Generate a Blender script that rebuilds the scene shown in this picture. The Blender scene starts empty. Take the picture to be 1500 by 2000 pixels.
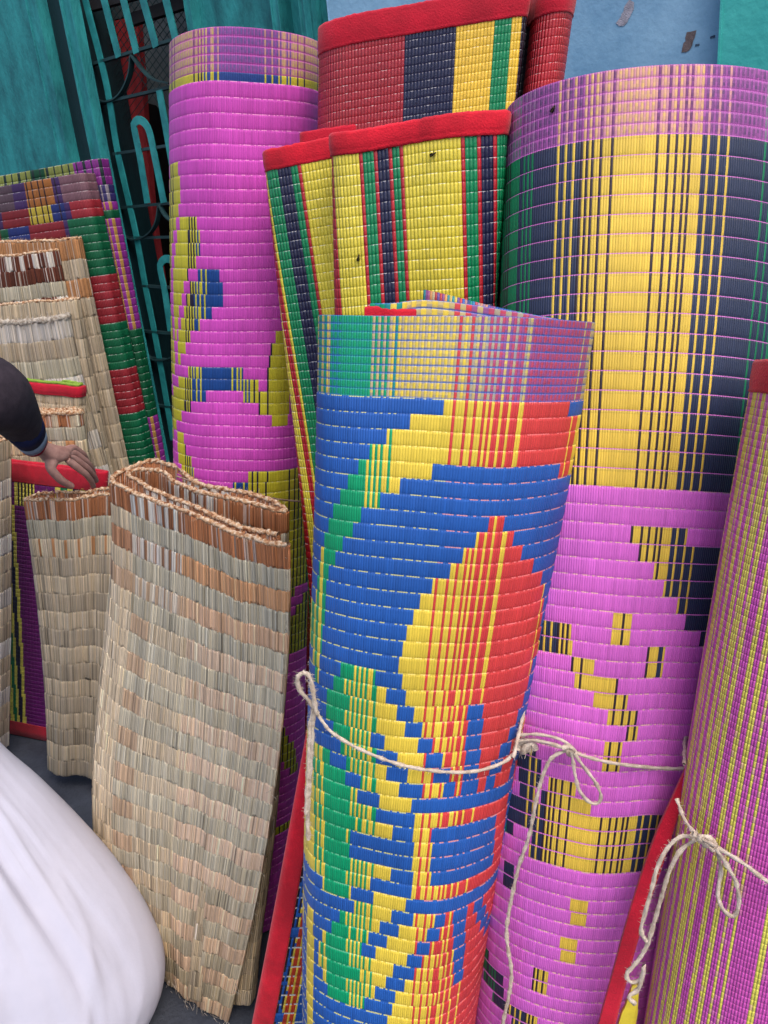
import bpy, bmesh, math, random
import numpy as np
from mathutils import Vector, Matrix
R = math.radians
C = bpy.context.scene.collection
rng = np.random.default_rng(7)
random.seed(7)

# ------------------------------------------------------------------ camera
H = 1.45                      # eye height
PITCH, ROLL, FPX = R(20.0), R(5.6), 1500.0
f0 = np.array([0, math.cos(PITCH), -math.sin(PITCH)])
u0 = np.array([0, math.sin(PITCH), math.cos(PITCH)])
r0 = np.array([1.0, 0, 0])
CR = r0 * math.cos(ROLL) - u0 * math.sin(ROLL)
CU = u0 * math.cos(ROLL) + r0 * math.sin(ROLL)
cam_d = bpy.data.cameras.new('camera')
cam = bpy.data.objects.new('camera', cam_d)
C.objects.link(cam)
cam_d.sensor_fit = 'VERTICAL'; cam_d.sensor_height = 36.0; cam_d.lens = FPX / 2000 * 36.0
cam_d.clip_start = 0.02; cam_d.clip_end = 500
m = Matrix((tuple(CR), tuple(CU), tuple(-f0))).transposed().to_4x4()
m.translation = (0, 0, H)
cam.matrix_world = m
bpy.context.scene.camera = cam

def P(x, y, Y):
    """point of the vertical plane at distance Y seen at photo position x, y"""
    d = f0 + CR * ((x - 750) / FPX) - CU * ((y - 1000) / FPX)
    return np.array([0, 0, H]) + d * (Y / d[1])
def proj(p):
    q = p - np.array([0, 0, H])
    z = q @ f0
    return 750 + FPX * (q @ CR) / z, 1000 - FPX * (q @ CU) / z, z

# ------------------------------------------------------------------ world, sun
sc = bpy.context.scene
w = bpy.data.worlds.new('World'); sc.world = w; w.use_nodes = True
nt = w.node_tree
bg = nt.nodes['Background']
sky = nt.nodes.new('ShaderNodeTexSky'); sky.sky_type = 'NISHITA'; sky.sun_disc = False
SUN_EL, SUN_AZ = R(58), R(150)          # azimuth from +Y towards +X
sky.sun_elevation = SUN_EL; sky.sun_rotation = SUN_AZ
sky.air_density = 1.0; sky.dust_density = 4.0; sky.ozone_density = 0.6
nt.links.new(sky.outputs[0], bg.inputs[0]); bg.inputs[1].default_value = 0.15
ld = bpy.data.lights.new('sun', 'SUN'); ld.energy = 0.8; ld.angle = R(40); ld.color = (1, 0.96, 0.93)
lo = bpy.data.objects.new('sun', ld); C.objects.link(lo)
sd = Vector((math.sin(SUN_AZ) * math.cos(SUN_EL), math.cos(SUN_AZ) * math.cos(SUN_EL), math.sin(SUN_EL)))
lo.rotation_euler = sd.to_track_quat('Z', 'Y').to_euler()
sc.view_settings.view_transform = 'Standard'; sc.view_settings.look = 'None'
sc.view_settings.exposure = 0.72; sc.view_settings.gamma = 1.0
sc.cycles.max_bounces = 6

# ------------------------------------------------------------------ materials
def lin(c):
    c = np.asarray(c, float) / 255
    return np.where(c <= 0.04045, c / 12.92, ((c + 0.055) / 1.055) ** 2.4)
def new_mat(name, rough=0.5, spec=0.5):
    m = bpy.data.materials.new(name); m.use_nodes = True
    b = m.node_tree.nodes['Principled BSDF']
    b.inputs['Roughness'].default_value = rough
    b.inputs['Specular IOR Level'].default_value = spec
    return m, m.node_tree, b
def N(nt, t, **kw):
    n = nt.nodes.new(t)
    for k, v in kw.items(): setattr(n, k, v)
    return n
def math_n(nt, op, a, b=None):
    n = N(nt, 'ShaderNodeMath', operation=op)
    for i, v in enumerate((a, b)):
        if v is None: continue
        if isinstance(v, (int, float)): n.inputs[i].default_value = v
        else: nt.links.new(v, n.inputs[i])
    return n.outputs[0]
def weave_mat(name, rough, spec, bump, fine=0.5, grime=0.12):
    """woven colour comes from the mesh (dyed strands); strand relief from the strand coordinates"""
    m, nt, b = new_mat(name, rough, spec)
    L = nt.links.new
    at = N(nt, 'ShaderNodeAttribute', attribute_name='Col')
    uv = N(nt, 'ShaderNodeUVMap', uv_map='UVMap')
    sx = N(nt, 'ShaderNodeSeparateXYZ'); L(uv.outputs[0], sx.inputs[0])
    geo = N(nt, 'ShaderNodeTexCoord')
    no = N(nt, 'ShaderNodeTexNoise'); no.inputs['Scale'].default_value = 9; no.inputs['Detail'].default_value = 4
    L(geo.outputs['Object'], no.inputs['Vector'])
    mp = N(nt, 'ShaderNodeMapRange'); mp.inputs[1].default_value = 0.3; mp.inputs[2].default_value = 0.7
    mp.inputs[3].default_value = 1 - grime; mp.inputs[4].default_value = 1 + grime * 0.6
    L(no.outputs[0], mp.inputs[0])
    mx = N(nt, 'ShaderNodeVectorMath', operation='SCALE')
    L(at.outputs['Color'], mx.inputs[0]); L(mp.outputs[0], mx.inputs['Scale'])
    L(mx.outputs[0], b.inputs['Base Color'])
    s = math_n(nt, 'ABSOLUTE', math_n(nt, 'SINE', math_n(nt, 'MULTIPLY', sx.outputs[0], math.pi)))
    s = math_n(nt, 'POWER', s, fine)
    n2 = N(nt, 'ShaderNodeTexNoise'); n2.inputs['Scale'].default_value = 1.0; n2.inputs['Detail'].default_value = 2
    mpv = N(nt, 'ShaderNodeMapping'); mpv.inputs['Scale'].default_value = (0.9, 2.0, 1)
    L(uv.outputs[0], mpv.inputs[0]); L(mpv.outputs[0], n2.inputs['Vector'])
    hgt = math_n(nt, 'ADD', s, math_n(nt, 'MULTIPLY', n2.outputs[0], 0.5))
    bp = N(nt, 'ShaderNodeBump'); bp.inputs['Strength'].default_value = 1.0; bp.inputs['Distance'].default_value = bump
    L(hgt, bp.inputs['Height']); L(bp.outputs[0], b.inputs['Normal'])
    rr = N(nt, 'ShaderNodeMapRange'); rr.inputs[3].default_value = rough - 0.08; rr.inputs[4].default_value = rough + 0.12
    L(n2.outputs[0], rr.inputs[0]); L(rr.outputs[0], b.inputs['Roughness'])
    return m
M_COIL = weave_mat('coiled_plastic', 0.46, 0.4, 0.0006, 0.7, 0.16)
M_BASK = weave_mat('plastic_basketweave', 0.32, 0.55, 0.0014, 0.8)
M_STRAW = weave_mat('straw', 0.62, 0.3, 0.0016, 0.8, 0.1)

def noisy_mat(name, c1, c2, rough=0.7, scale=6, bump=0.002, spec=0.4, stretch=(1, 1, 1), lo_=0.35, hi_=0.65, detail=6):
    m, nt, b = new_mat(name, rough, spec)
    L = nt.links.new
    tc = N(nt, 'ShaderNodeTexCoord'); mp = N(nt, 'ShaderNodeMapping'); mp.inputs['Scale'].default_value = stretch
    L(tc.outputs['Object'], mp.inputs[0])
    no = N(nt, 'ShaderNodeTexNoise'); no.inputs['Scale'].default_value = scale; no.inputs['Detail'].default_value = detail
    no.inputs['Roughness'].default_value = 0.65
    L(mp.outputs[0], no.inputs['Vector'])
    cr = N(nt, 'ShaderNodeValToRGB')
    cr.color_ramp.elements[0].position = lo_; cr.color_ramp.elements[1].position = hi_
    cr.color_ramp.elements[0].color = (*lin(c1), 1); cr.color_ramp.elements[1].color = (*lin(c2), 1)
    L(no.outputs[0], cr.inputs[0]); L(cr.outputs[0], b.inputs['Base Color'])
    n2 = N(nt, 'ShaderNodeTexNoise'); n2.inputs['Scale'].default_value = scale * 12; n2.inputs['Detail'].default_value = 5
    L(mp.outputs[0], n2.inputs['Vector'])
    bp = N(nt, 'ShaderNodeBump'); bp.inputs['Distance'].default_value = bump; bp.inputs['Strength'].default_value = 0.8
    L(n2.outputs[0], bp.inputs['Height']); L(bp.outputs[0], b.inputs['Normal'])
    return m
def cloth_mat(name, c, rough=0.8, scale=900, var=0.15, bump=0.0004, spec=0.2, sheen=0.0):
    c = np.asarray(c, float)
    m = noisy_mat(name, c * (1 - var), np.minimum(c * (1 + var * 0.5), 255), rough, 14, bump, spec)
    for n in m.node_tree.nodes:
        if n.type == 'TEX_NOISE' and n.inputs['Scale'].default_value > 100: n.inputs['Scale'].default_value = scale
    m.node_tree.nodes['Principled BSDF'].inputs['Sheen Weight'].default_value = sheen
    return m
M_HEM = cloth_mat('red_hem_cloth', (205, 24, 46), sheen=0.15, scale=420, bump=.0012)
M_HEM_D = cloth_mat('dark_red_hem_cloth', (185, 20, 46), sheen=0.15, scale=420, bump=.0012)
M_LIME = cloth_mat('lime_hem_cloth', (128, 160, 62))
M_TEAL = noisy_mat('teal_paint', (12, 80, 88), (44, 146, 148), 0.6, 5, 0.003, stretch=(3, 3, 1.1), lo_=.28, hi_=.66)
M_TEAL2 = noisy_mat('teal_plaster', (44, 156, 154), (64, 176, 170), 0.7, 5, 0.002)
M_TEALD = noisy_mat('dark_teal_recess', (8, 32, 38), (12, 46, 52), 0.55, 5, 0.0015, stretch=(3, 3, 0.6))  # dark teal, deepened in the colour to read as a shaded recess
M_RED = noisy_mat('red_painted_wood', (116, 28, 34), (176, 54, 58), 0.6, 4, 0.003, stretch=(6, 6, 0.7))
M_TWINE = noisy_mat('jute_twine', (168, 150, 132), (212, 198, 182), 0.9, 120, 0.001)
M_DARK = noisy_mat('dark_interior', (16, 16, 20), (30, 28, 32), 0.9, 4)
M_IRON = noisy_mat('dark_iron', (18, 40, 44), (30, 62, 66), 0.55, 20, 0.0006)
M_GREY = noisy_mat('grey_window_board', (70, 78, 84), (104, 112, 118), 0.6, 3)

# ------------------------------------------------------------------ things
def tag(o, label=None, cat=None, group=None, kind=None):
    if label: o['label'] = label
    if cat: o['category'] = cat
    if group: o['group'] = group
    if kind: o['kind'] = kind
    return o
def thing(name, label, cat, loc=(0, 0, 0), group=None):
    o = bpy.data.objects.new(name, None); C.objects.link(o); o.location = loc
    o.empty_display_size = 0.05
    return tag(o, label, cat, group)
def link_mesh(name, me, mat, parent=None):
    if mat: me.materials.append(mat)
    o = bpy.data.objects.new(name, me); C.objects.link(o)
    if parent is not None:
        o.parent = parent
        o.location = [-a for a in parent.location]
    return o
def mesh_np(name, V, F, mat, parent=None, col=None, uv=None, smooth=True):
    """V (n,3); F (m,4) quads; col (m,3); uv (m,4,2)"""
    me = bpy.data.meshes.new(name)
    nF = len(F)
    me.vertices.add(len(V)); me.vertices.foreach_set('co', np.ascontiguousarray(V, dtype=np.float32).ravel())
    me.loops.add(nF * 4); me.loops.foreach_set('vertex_index', np.ascontiguousarray(F, dtype=np.int32).ravel())
    me.polygons.add(nF)
    me.polygons.foreach_set('loop_start', np.arange(0, nF * 4, 4, dtype=np.int32))
    me.polygons.foreach_set('use_smooth', np.full(nF, smooth))
    me.update(calc_edges=True)
    if uv is not None:
        l = me.uv_layers.new(name='UVMap'); l.data.foreach_set('uv', np.ascontiguousarray(uv, dtype=np.float32).ravel())
    if col is not None:
        a = me.color_attributes.new('Col', 'FLOAT_COLOR', 'CORNER')
        c4 = np.ones((nF, 4, 4), np.float32); c4[:, :, :3] = col[:, None, :]
        a.data.foreach_set('color', c4.ravel())
    me.validate()
    return link_mesh(name, me, mat, parent)
def gridF(nu, nv, off=0, flip=False):
    i, j = np.meshgrid(np.arange(nu), np.arange(nv), indexing='ij')
    a = (i * (nv + 1) + j).ravel() + off
    F = np.stack([a, a + 1, a + nv + 2, a + nv + 1], 1)
    return F[:, ::-1] if flip else F
def box(name, c0, c1, mat, parent=None, ax=None, bevel=0.002):
    """box between corners in frame ax (origin, ex, ey, ez)"""
    bm = bmesh.new(); bmesh.ops.create_cube(bm, size=1)
    c0 = np.array(c0, float); c1 = np.array(c1, float)
    for v in bm.verts:
        q = (c0 + c1) / 2 + np.array(v.co) * (c1 - c0)
        if ax is not None: q = ax[0] + ax[1] * q[0] + ax[2] * q[1] + ax[3] * q[2]
        v.co = q
    if bevel: bmesh.ops.bevel(bm, geom=bm.edges[:], offset=bevel, segments=2, affect='EDGES')
    me = bpy.data.meshes.new(name); bmesh.ops.recalc_face_normals(bm, faces=bm.faces[:]); bm.to_mesh(me); bm.free()
    return link_mesh(name, me, mat, parent)
def catmull(pts, n=12, closed=False):
    p = np.asarray(pts, float)
    if closed: q = np.vstack([p[-1], p, p[0], p[1]])
    else: q = np.vstack([2 * p[0] - p[1], p, 2 * p[-1] - p[-2]])
    out = []
    for i in range(1, len(q) - 2):
        t = np.linspace(0, 1, n, endpoint=False)[:, None]
        a, b, c, d = q[i - 1], q[i], q[i + 1], q[i + 2]
        out.append(0.5 * ((2 * b) + (c - a) * t + (2 * a - 5 * b + 4 * c - d) * t ** 2 + (3 * b - a - 3 * c + d) * t ** 3))
    if not closed: out.append(q[-2][None])
    return np.vstack(out)
def resample(p, step=None, n=None, dims=3):
    d = np.r_[0, np.cumsum(np.linalg.norm(np.diff(p[:, :dims], axis=0), axis=1))]
    if n is None: n = max(2, int(round(d[-1] / step)))
    s = np.linspace(0, d[-1], n + 1)
    return np.stack([np.interp(s, d, p[:, k]) for k in range(p.shape[1])], 1)
def tube(name, pts, r, mat, parent=None, seg=7, step=0.004, rough=0.12, fuzz=0, smooth_in=True, flat=None):
    p = catmull(pts, 10) if smooth_in else np.asarray(pts, float)
    p = resample(p, step)
    n = len(p); T = np.gradient(p, axis=0); T /= np.linalg.norm(T, axis=1)[:, None] + 1e-9
    up = np.tile([0.123, -1.0, 0.2], (n, 1)); A = np.cross(T, up); A /= np.linalg.norm(A, axis=1)[:, None] + 1e-9
    B = np.cross(A, T)
    k = np.arange(seg + 1) * 2 * math.pi / seg
    rr = r * (1 + rough * rng.standard_normal((n, 1)))
    tw = np.arange(n)[:, None] * 0.55
    rad = rr * (1 + 0.16 * np.cos(2 * (k[None] - tw)))
    fx, fy = (1, 1) if flat is None else flat
    V = p[:, None] + A[:, None] * (np.cos(k)[None] * rad * fx)[..., None] + B[:, None] * (np.sin(k)[None] * rad * fy)[..., None]
    V = V.reshape(-1, 3); F = gridF(n - 1, seg)
    if fuzz:
        fv, ff = [], []
        base = len(V)
        for q in range(fuzz):
            i = rng.integers(0, n - 1); a = rng.uniform(0, 6.28)
            d = A[i] * math.cos(a) + B[i] * math.sin(a) + T[i] * rng.uniform(-1, 1)
            l = rng.uniform(1.0, 3.2) * r; w_ = r * 0.09
            p0 = p[i] + (A[i] * math.cos(a) + B[i] * math.sin(a)) * r * 0.7
            p1 = p0 + d * l * 0.6 + rng.standard_normal(3) * r * 0.3
            ff.append([base + len(fv) + z for z in range(4)])
            fv += [p0 - T[i] * w_, p0 + T[i] * w_, p1 + T[i] * w_ * 0.5, p1 - T[i] * w_ * 0.5]
        if fv: V = np.vstack([V, fv]); F = np.vstack([F, ff])
    return mesh_np(name, V, F, mat, parent)

# ------------------------------------------------------------------ woven mats
class Mat:
    """A standing mat: left and right outline (photo x, y, distance), a cross-section path in units of
    half-width / half-depth, rows of weave counted from the top rim."""
    def __init__(s, left, right, depth, auto=True, deg=3, tilt=(0, 0), zbot=0.004, bulge=0.0):
        L3 = np.array([P(*q) for q in left]); R3 = np.array([P(*q) for q in right])
        fit = lambda a, k: np.polyfit(a[:, 2], a[:, k], min(deg, len(a) - 1))
        s.LX, s.LY, s.RX, s.RY = fit(L3, 0), fit(L3, 1), fit(R3, 0), fit(R3, 1)
        s.zlim = (L3[:, 2].min(), R3[:, 2].min())
        s.zt = (L3[0, 2], R3[0, 2]); s.zb = zbot
        s.depth = depth; s.auto = auto; s.tilt = tilt
        s.len = (sum(s.zt) / 2 - zbot)
    def ev(s, c, z, lim):
        zz = np.maximum(z, lim)
        return np.polyval(c, zz) + np.polyval(np.polyder(c), lim) * (z - zz)
    def ring(s, v):
        t = v / s.len
        til = s.tilt[0] * (1 - t) + s.tilt[1] * t
        zl = s.zt[0] + (s.zb - s.zt[0]) * t - til; zr = s.zt[1] + (s.zb - s.zt[1]) * t + til
        L = np.stack([s.ev(s.LX, zl, s.zlim[0]), s.ev(s.LY, zl, s.zlim[0]), zl], -1)
        Q = np.stack([s.ev(s.RX, zr, s.zlim[1]), s.ev(s.RY, zr, s.zlim[1]), zr], -1)
        c = (L + Q) / 2; ex = (Q - L) / 2
        return c, ex
    def pos(s, path, v, off=0.0):
        """path (n, 3): x, y, lift;  v (m,) metres below the rim;  off metres outwards -> (n, m, 3)"""
        v = np.atleast_1d(np.asarray(v, float))
        c, ex = s.ring(v)
        a = np.linalg.norm(ex, axis=1); exn = ex / a[:, None]
        ey = np.stack([-exn[:, 1], exn[:, 0], np.zeros(len(v))], -1); ey /= np.linalg.norm(ey, axis=1)[:, None]
        b = np.interp(v / s.len, np.linspace(0, 1, len(s.depth)), s.depth)
        if path.ndim == 2: path = np.repeat(path[:, None], len(v), 1)
        px = path[..., 0] * a[None]; py = path[..., 1] * b[None]
        tx = np.gradient(px, axis=0); ty = np.gradient(py, axis=0)
        l = np.hypot(tx, ty) + 1e-9
        px = px + off * (ty / l) * s.sgn; py = py - off * (tx / l) * s.sgn
        out = c[None] + px[..., None] * exn[None] + py[..., None] * ey[None]
        if s.auto:
            e = 0.01
            c2, _ = s.ring(v + e)
            sx = ((c - c2)[:, 0] / (c - c2)[:, 2]); sy = ((c - c2)[:, 1] / (c - c2)[:, 2])
            out[..., 2] -= px * sx[None] + py * sy[None]
        out[..., 2] += path[..., 2] * np.exp(-v / 0.35)[None]
        if s.ripple is not None:
            dz, dn = s.ripple(path[..., 0], path[..., 1], v[None])
            out[..., 2] += dz; out -= dn[..., None] * ey[None]
        out[..., 2] = np.maximum(out[..., 2], 0.002)
        return out
    sgn = 1.0; ripple = None
    def slid(s, path, slide, v):
        """strands that drift sideways round the mat on their way down; slide(t) in metres"""
        c, ex = s.ring(np.array([s.len * .3])); a = np.linalg.norm(ex[0]); b = np.mean(s.depth)
        d = np.r_[0, np.cumsum(np.hypot(np.diff(path[:, 0]) * a, np.diff(path[:, 1]) * b))]
        q = d[:, None] + slide(v / s.len)[None]
        return np.stack([np.interp(q, d, path[:, k]) for k in range(3)], -1)
    def mkpath(s, pts, step, n=14):
        p = np.array([tuple(q) + (0.0,) * (3 - len(q)) for q in pts], float)
        q = catmull(p, n)
        c, ex = s.ring(np.array([s.len * 0.3])); a = np.linalg.norm(ex[0]); b = np.mean(s.depth)
        d = np.r_[0, np.cumsum(np.hypot(np.diff(q[:, 0]) * a, np.diff(q[:, 1]) * b))]
        k = max(4, int(round(d[-1] / step)))
        t = np.linspace(0, d[-1], k + 1)
        return np.stack([np.interp(t, d, q[:, j]) for j in range(3)], 1)
    def front(s, x, y, off=0.002):
        """point of the outer surface seen at photo position x, y"""
        q = s.cloud; px, py, z = proj(q)
        d = (px - x) ** 2 + (py - y) ** 2 + ((z - z.min()) * 30) ** 2
        p = q[np.argmin(d)]
        v = P(x, y, p[1]) if True else p
        dirn = np.array([0, 0, H]) - v
        return v + dirn / np.linalg.norm(dirn) * off
PROF_T = np.array([0, .055, .2, .5, .8, .95]); PROF_H = np.array([.4, .92, 1.0, .98, .88, .62])
SUBW = np.diff(np.r_[PROF_T, 1])
def weave(name, mt, mat, parent, path, rows, amp, colfn, thick=0.005, inner=True, jag=0.0, proft=None, profh=None, slide=None):
    """rows: heights of the weave rows from the top.  colfn(f, row, sub)->(n, rows, k, 3)"""
    T_, H_ = (PROF_T, PROF_H) if proft is None else (proft, profh)
    k = len(T_)
    edges = np.r_[0, np.cumsum(rows)]
    v = np.concatenate([edges[i] + T_ * rows[i] for i in range(len(rows))] + [[edges[-1]]])
    h = np.concatenate([H_ * amp * min(1, rows[i] / np.median(rows)) for i in range(len(rows))] + [[0]])
    nu, nv = len(path) - 1, len(v) - 1
    pth = path if slide is None else mt.slid(path, slide, v)
    A = mt.pos(pth, v, 0.0); B = mt.pos(pth, v, 1.0)
    Nn = B - A
    G = A + Nn * h[None, :, None]
    if jag:
        G += Nn * (rng.standard_normal((nu + 1, 1, 1)) * jag)
        wj = np.r_[np.tile([1.6, .6, .2, 0, .2, 1.2], len(rows)), 0]
        G[..., 2] += rng.standard_normal((nu + 1, nv + 1)) * jag * wj[None]
    mt.cloud = G[::2, 2::6].reshape(-1, 3)
    mt.grid = (path, v)
    col = colfn(path, len(rows), k).reshape(nu, nv, 3)
    U, W = np.meshgrid(np.arange(nu + 1), v / rows.mean(), indexing='ij')
    UV = np.stack([U, W], -1).reshape(-1, 2)
    V = [G.reshape(-1, 3)]; F = [gridF(nu, nv)]; Cc = [col.reshape(-1, 3)]; UVs = [UV[F[0]]]
    n0 = len(V[0])
    if inner:
        su = np.arange(0, nu + 1); vi = edges
        I = mt.pos(path if slide is None else mt.slid(path, slide, vi), vi, -thick)
        V.append(I.reshape(-1, 3)); Fi = gridF(nu, len(vi) - 1, n0, True)
        F.append(Fi); Cc.append(col[:, k // 2::k].reshape(-1, 3))
        Ui, Wi = np.meshgrid(np.arange(nu + 1), vi / rows.mean(), indexing='ij')
        UVi = np.stack([Ui, Wi], -1).reshape(-1, 2)
        UVs.append(UVi[Fi - n0])
        # rim and free ends
        i = np.arange(nu); a = i * (nv + 1); b = (i + 1) * (nv + 1); m_ = len(vi)
        c = n0 + (i + 1) * m_; d = n0 + i * m_
        F.append(np.stack([a, b, c, d], 1)); Cc.append(col[:, 1] * 0.9); UVs.append(np.tile([[0.5, 0], [1.5, 0], [1.5, .2], [.5, .2]], (nu, 1, 1)))
        for e, fl in ((0, 0), (nu, 1)):
            j = np.arange(len(vi) - 1)
            a = e * (nv + 1) + j * k; b = e * (nv + 1) + (j + 1) * k; c = n0 + e * m_ + j + 1; d = n0 + e * m_ + j
            F.append(np.stack([a, b, c, d], 1)[:, ::(1 if fl else -1)]); Cc.append(col[min(e, nu - 1), k // 2::k]); UVs.append(np.tile([[0.5, 0], [.5, 1], [.6, 1], [.6, 0]], (len(j), 1, 1)))
    o = mesh_np(name, np.vstack(V), np.vstack(F), mat, parent, np.clip(np.vstack(Cc), 0, 1), np.vstack(UVs))
    return o
def hem(name, mt, path, mat, parent, h, off=0.003, thick=0.005, v0=0.0, wav=0.0003, top=0.002):
    """cloth binding folded over the rim"""
    o_ = [0, off * .8, off * .55, off * .85, off * 1.0, off * 1.05, off * 0.9, off * .3, -thick * .8, -thick - off * .8, -thick - off * 0.6]
    v_ = [h, h - 0.0006, h - .004, h - .007, h * 0.5, 0.002, 0.0, -top, -top, 0.001, h]
    cols = []
    w_ = wav * np.sin(np.arange(len(path)) * 0.31)[:, None] + wav * rng.standard_normal((len(path), 1))
    for a, b in zip(o_, v_):
        q = mt.pos(path, np.array([max(b, 0) + v0]), a)[:, 0]
        if b < 0: q[:, 2] -= b
        q[:, 2] += w_[:, 0]; q[:, 1] -= w_[:, 0] * 0.7
        cols.append(q)
    V = np.stack(cols, 1)
    return mesh_np(name, V.reshape(-1, 3), gridF(len(path) - 1, len(o_) - 1), mat, parent)

ELL = [(-math.sin(t), math.cos(t)) for t in np.linspace(0, 2 * math.pi, 25)]       # starts at the back, runs by the left side to the front
def jit(shape, amt): return 1 + amt * rng.standard_normal(shape)
def runs(fr, spec, nrows, Lr, Rr, off0=0):
    """mask (n, rows) from intervals measured along each row"""
    m_ = np.zeros((len(fr), nrows), bool)
    for r_, iv in spec.items():
        L, Q = Lr(r_), Rr(r_)
        for a, b in iv:
            fa = -9 if a <= 0 else (a - L) / (Q - L); fb = 9 if b >= 9000 else (b - L) / (Q - L)
            m_[:, r_] |= (fr >= fa) & (fr < fb)
    return m_
def paint(pf, segs, lines, pal, wid=0.006):
    out = np.zeros(pf.shape + (3,))
    df = np.abs(np.gradient(pf, axis=0)) * 0.52
    for f_, c in segs: out[pf >= f_] = pal[c]
    for q in lines:
        f_, c = q[0], q[1]; w_ = q[2] if len(q) > 2 else wid
        out[np.abs(pf - f_) < np.maximum(w_, df)] = pal[c]
    return out
def coil_colours(base, other, seam_p=0.55, seam_gain=1.25):
    """base (n, rows, 3) -> (n, rows, k, 3): a stitched seam of pale dashes over each row"""
    n, r_, _ = base.shape; k = 6
    out = np.repeat(base[:, :, None, :], k, 2) * jit((n, r_, 1, 1), 0.045) * jit((n, 1, 1, 1), 0.03)
    out[:, :, 1] = out[:, :, 1] * 1.02
    dash = rng.random((n, r_)) < seam_p
    s_ = np.where(dash[..., None], other * seam_gain + 0.05, base * 0.8)
    out[:, :, 0] = s_
    out[:, :, 5] = out[:, :, 5] * 0.8
    return np.clip(out, 0, 0.95)

# ------------------------------------------------------------------ ground
bm = bmesh.new()
n = 60
def gcoord(t): return math.copysign(abs(t) ** 2.2 * 60, t)
vs = [[bm.verts.new((gcoord(i / n * 2 - 1), 1.5 + gcoord(j / n * 2 - 1), 0)) for j in range(n + 1)] for i in range(n + 1)]
for i in range(n):
    for j in range(n):
        bm.faces.new((vs[i][j], vs[i + 1][j], vs[i + 1][j + 1], vs[i][j + 1]))
me = bpy.data.meshes.new('ground'); bm.to_mesh(me); bm.free()
M_GROUND = noisy_mat('dark_concrete', (44, 48, 58), (74, 79, 90), 0.85, 9, 0.004, lo_=0.3, hi_=0.75)
tag(link_mesh('ground', me, M_GROUND), kind='structure')

# ------------------------------------------------------------------ the shop front (a wall running away to the left)
WD = np.array([math.sin(R(57)), -math.cos(R(57)), 0]); WN = np.array([-WD[1] * -1, 0, 0])
WN = np.array([-math.cos(R(57)), -math.sin(R(57)), 0.0]); WO = np.array([0, 2.15, 0.0])
AX = (WO, WD, WN, np.array([0, 0, 1.0]))
def W(x, y, off=0.0):
    """photo position -> (s, z) on the wall plane moved `off` metres towards the street"""
    d = f0 + CR * ((x - 750) / FPX) - CU * ((y - 1000) / FPX)
    o = np.array([0, 0, H]); q = WO + WN * off
    t = ((q - o) @ WN) / (d @ WN); p = o + d * t
    return (p - WO) @ WD, p[2]
def w3(s, z, off): return WO + WD * s + WN * off + np.array([0, 0, z])
ZT = 3.3
s_door0 = W(150, 150)[0]; s_door1 = W(368, 20)[0]
s_blue0 = W(640, 20)[0]; s_teal = W(1411, 60)[0]

# blue plastered wall with chips in the paint
m, nt, b = new_mat('blue_plaster', 0.75, 0.3)
L = nt.links.new
tc = N(nt, 'ShaderNodeTexCoord')
no = N(nt, 'ShaderNodeTexNoise'); no.inputs['Scale'].default_value = 3.2; no.inputs['Detail'].default_value = 7; no.inputs['Roughness'].default_value = 0.7
L(tc.outputs['Object'], no.inputs['Vector'])
cr = N(nt, 'ShaderNodeValToRGB'); cr.color_ramp.elements[0].position = 0.33; cr.color_ramp.elements[1].position = 0.68
cr.color_ramp.elements[0].color = (*lin((104, 148, 182)), 1); cr.color_ramp.elements[1].color = (*lin((146, 186, 214)), 1)
L(no.outputs[0], cr.inputs[0])
n2 = N(nt, 'ShaderNodeTexNoise'); n2.inputs['Scale'].default_value = 26; n2.inputs['Detail'].default_value = 3
L(tc.outputs['Object'], n2.inputs['Vector'])
c2 = N(nt, 'ShaderNodeValToRGB'); c2.color_ramp.elements[0].position = 0.75; c2.color_ramp.elements[1].position = 0.78
L(n2.outputs[0], c2.inputs[0])
mx = N(nt, 'ShaderNodeMix', data_type='RGBA'); L(c2.outputs[0], mx.inputs['Factor']); L(cr.outputs[0], mx.inputs['A'])
mx.inputs['B'].default_value = (*lin((88, 96, 104)), 1); L(mx.outputs['Result'], b.inputs['Base Color'])
n3 = N(nt, 'ShaderNodeTexNoise'); n3.inputs['Scale'].default_value = 90; n3.inputs['Detail'].default_value = 6
L(tc.outputs['Object'], n3.inputs['Vector'])
bp = N(nt, 'ShaderNodeBump'); bp.inputs['Distance'].default_value = 0.0012; L(n3.outputs[0], bp.inputs['Height']); L(bp.outputs[0], b.inputs['Normal'])
M_BLUE = m
blue = box('plastered_wall', (s_blue0, -0.25, 0), (s_teal, 0, ZT), M_BLUE, None, AX)
tag(blue, 'light blue plastered wall with chipped paint behind the mats', 'wall')
def chip(x, y, rad, colr, ang=0.0):
    s_, z_ = W(x, y); bm = bmesh.new(); vv = []
    for k in range(14):
        a = k * 2 * math.pi / 14; r_ = rad * (0.7 + 0.45 * random.random()) * (1 + 0.5 * math.cos(2 * (a - ang)))
        vv.append(bm.verts.new(w3(s_ + r_ * math.cos(a), z_ + r_ * math.sin(a), 0.0012)))
    bm.faces.new(vv); me = bpy.data.meshes.new('paint_chip'); bm.to_mesh(me); bm.free()
    link_mesh('paint_chip', me, noisy_mat('bare_plaster', colr, np.minimum(np.array(colr) * 1.25, 255), 0.9, 60, 0.003), blue)
chip(1345, 82, 0.016, (96, 84, 84), 1.2); chip(1223, 30, 0.017, (140, 138, 150), 1.0)
chip(1392, 72, 0.004, (60, 76, 96)); chip(1362, 88, 0.003, (60, 76, 96))
teal_col = box('plastered_pillar', (s_teal, -0.25, 0), (s_teal + 0.9, 0.035, ZT), M_TEAL2, None, AX, 0.004)
tag(teal_col, 'turquoise plastered pillar at the right end of the blue wall', 'pillar')

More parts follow.
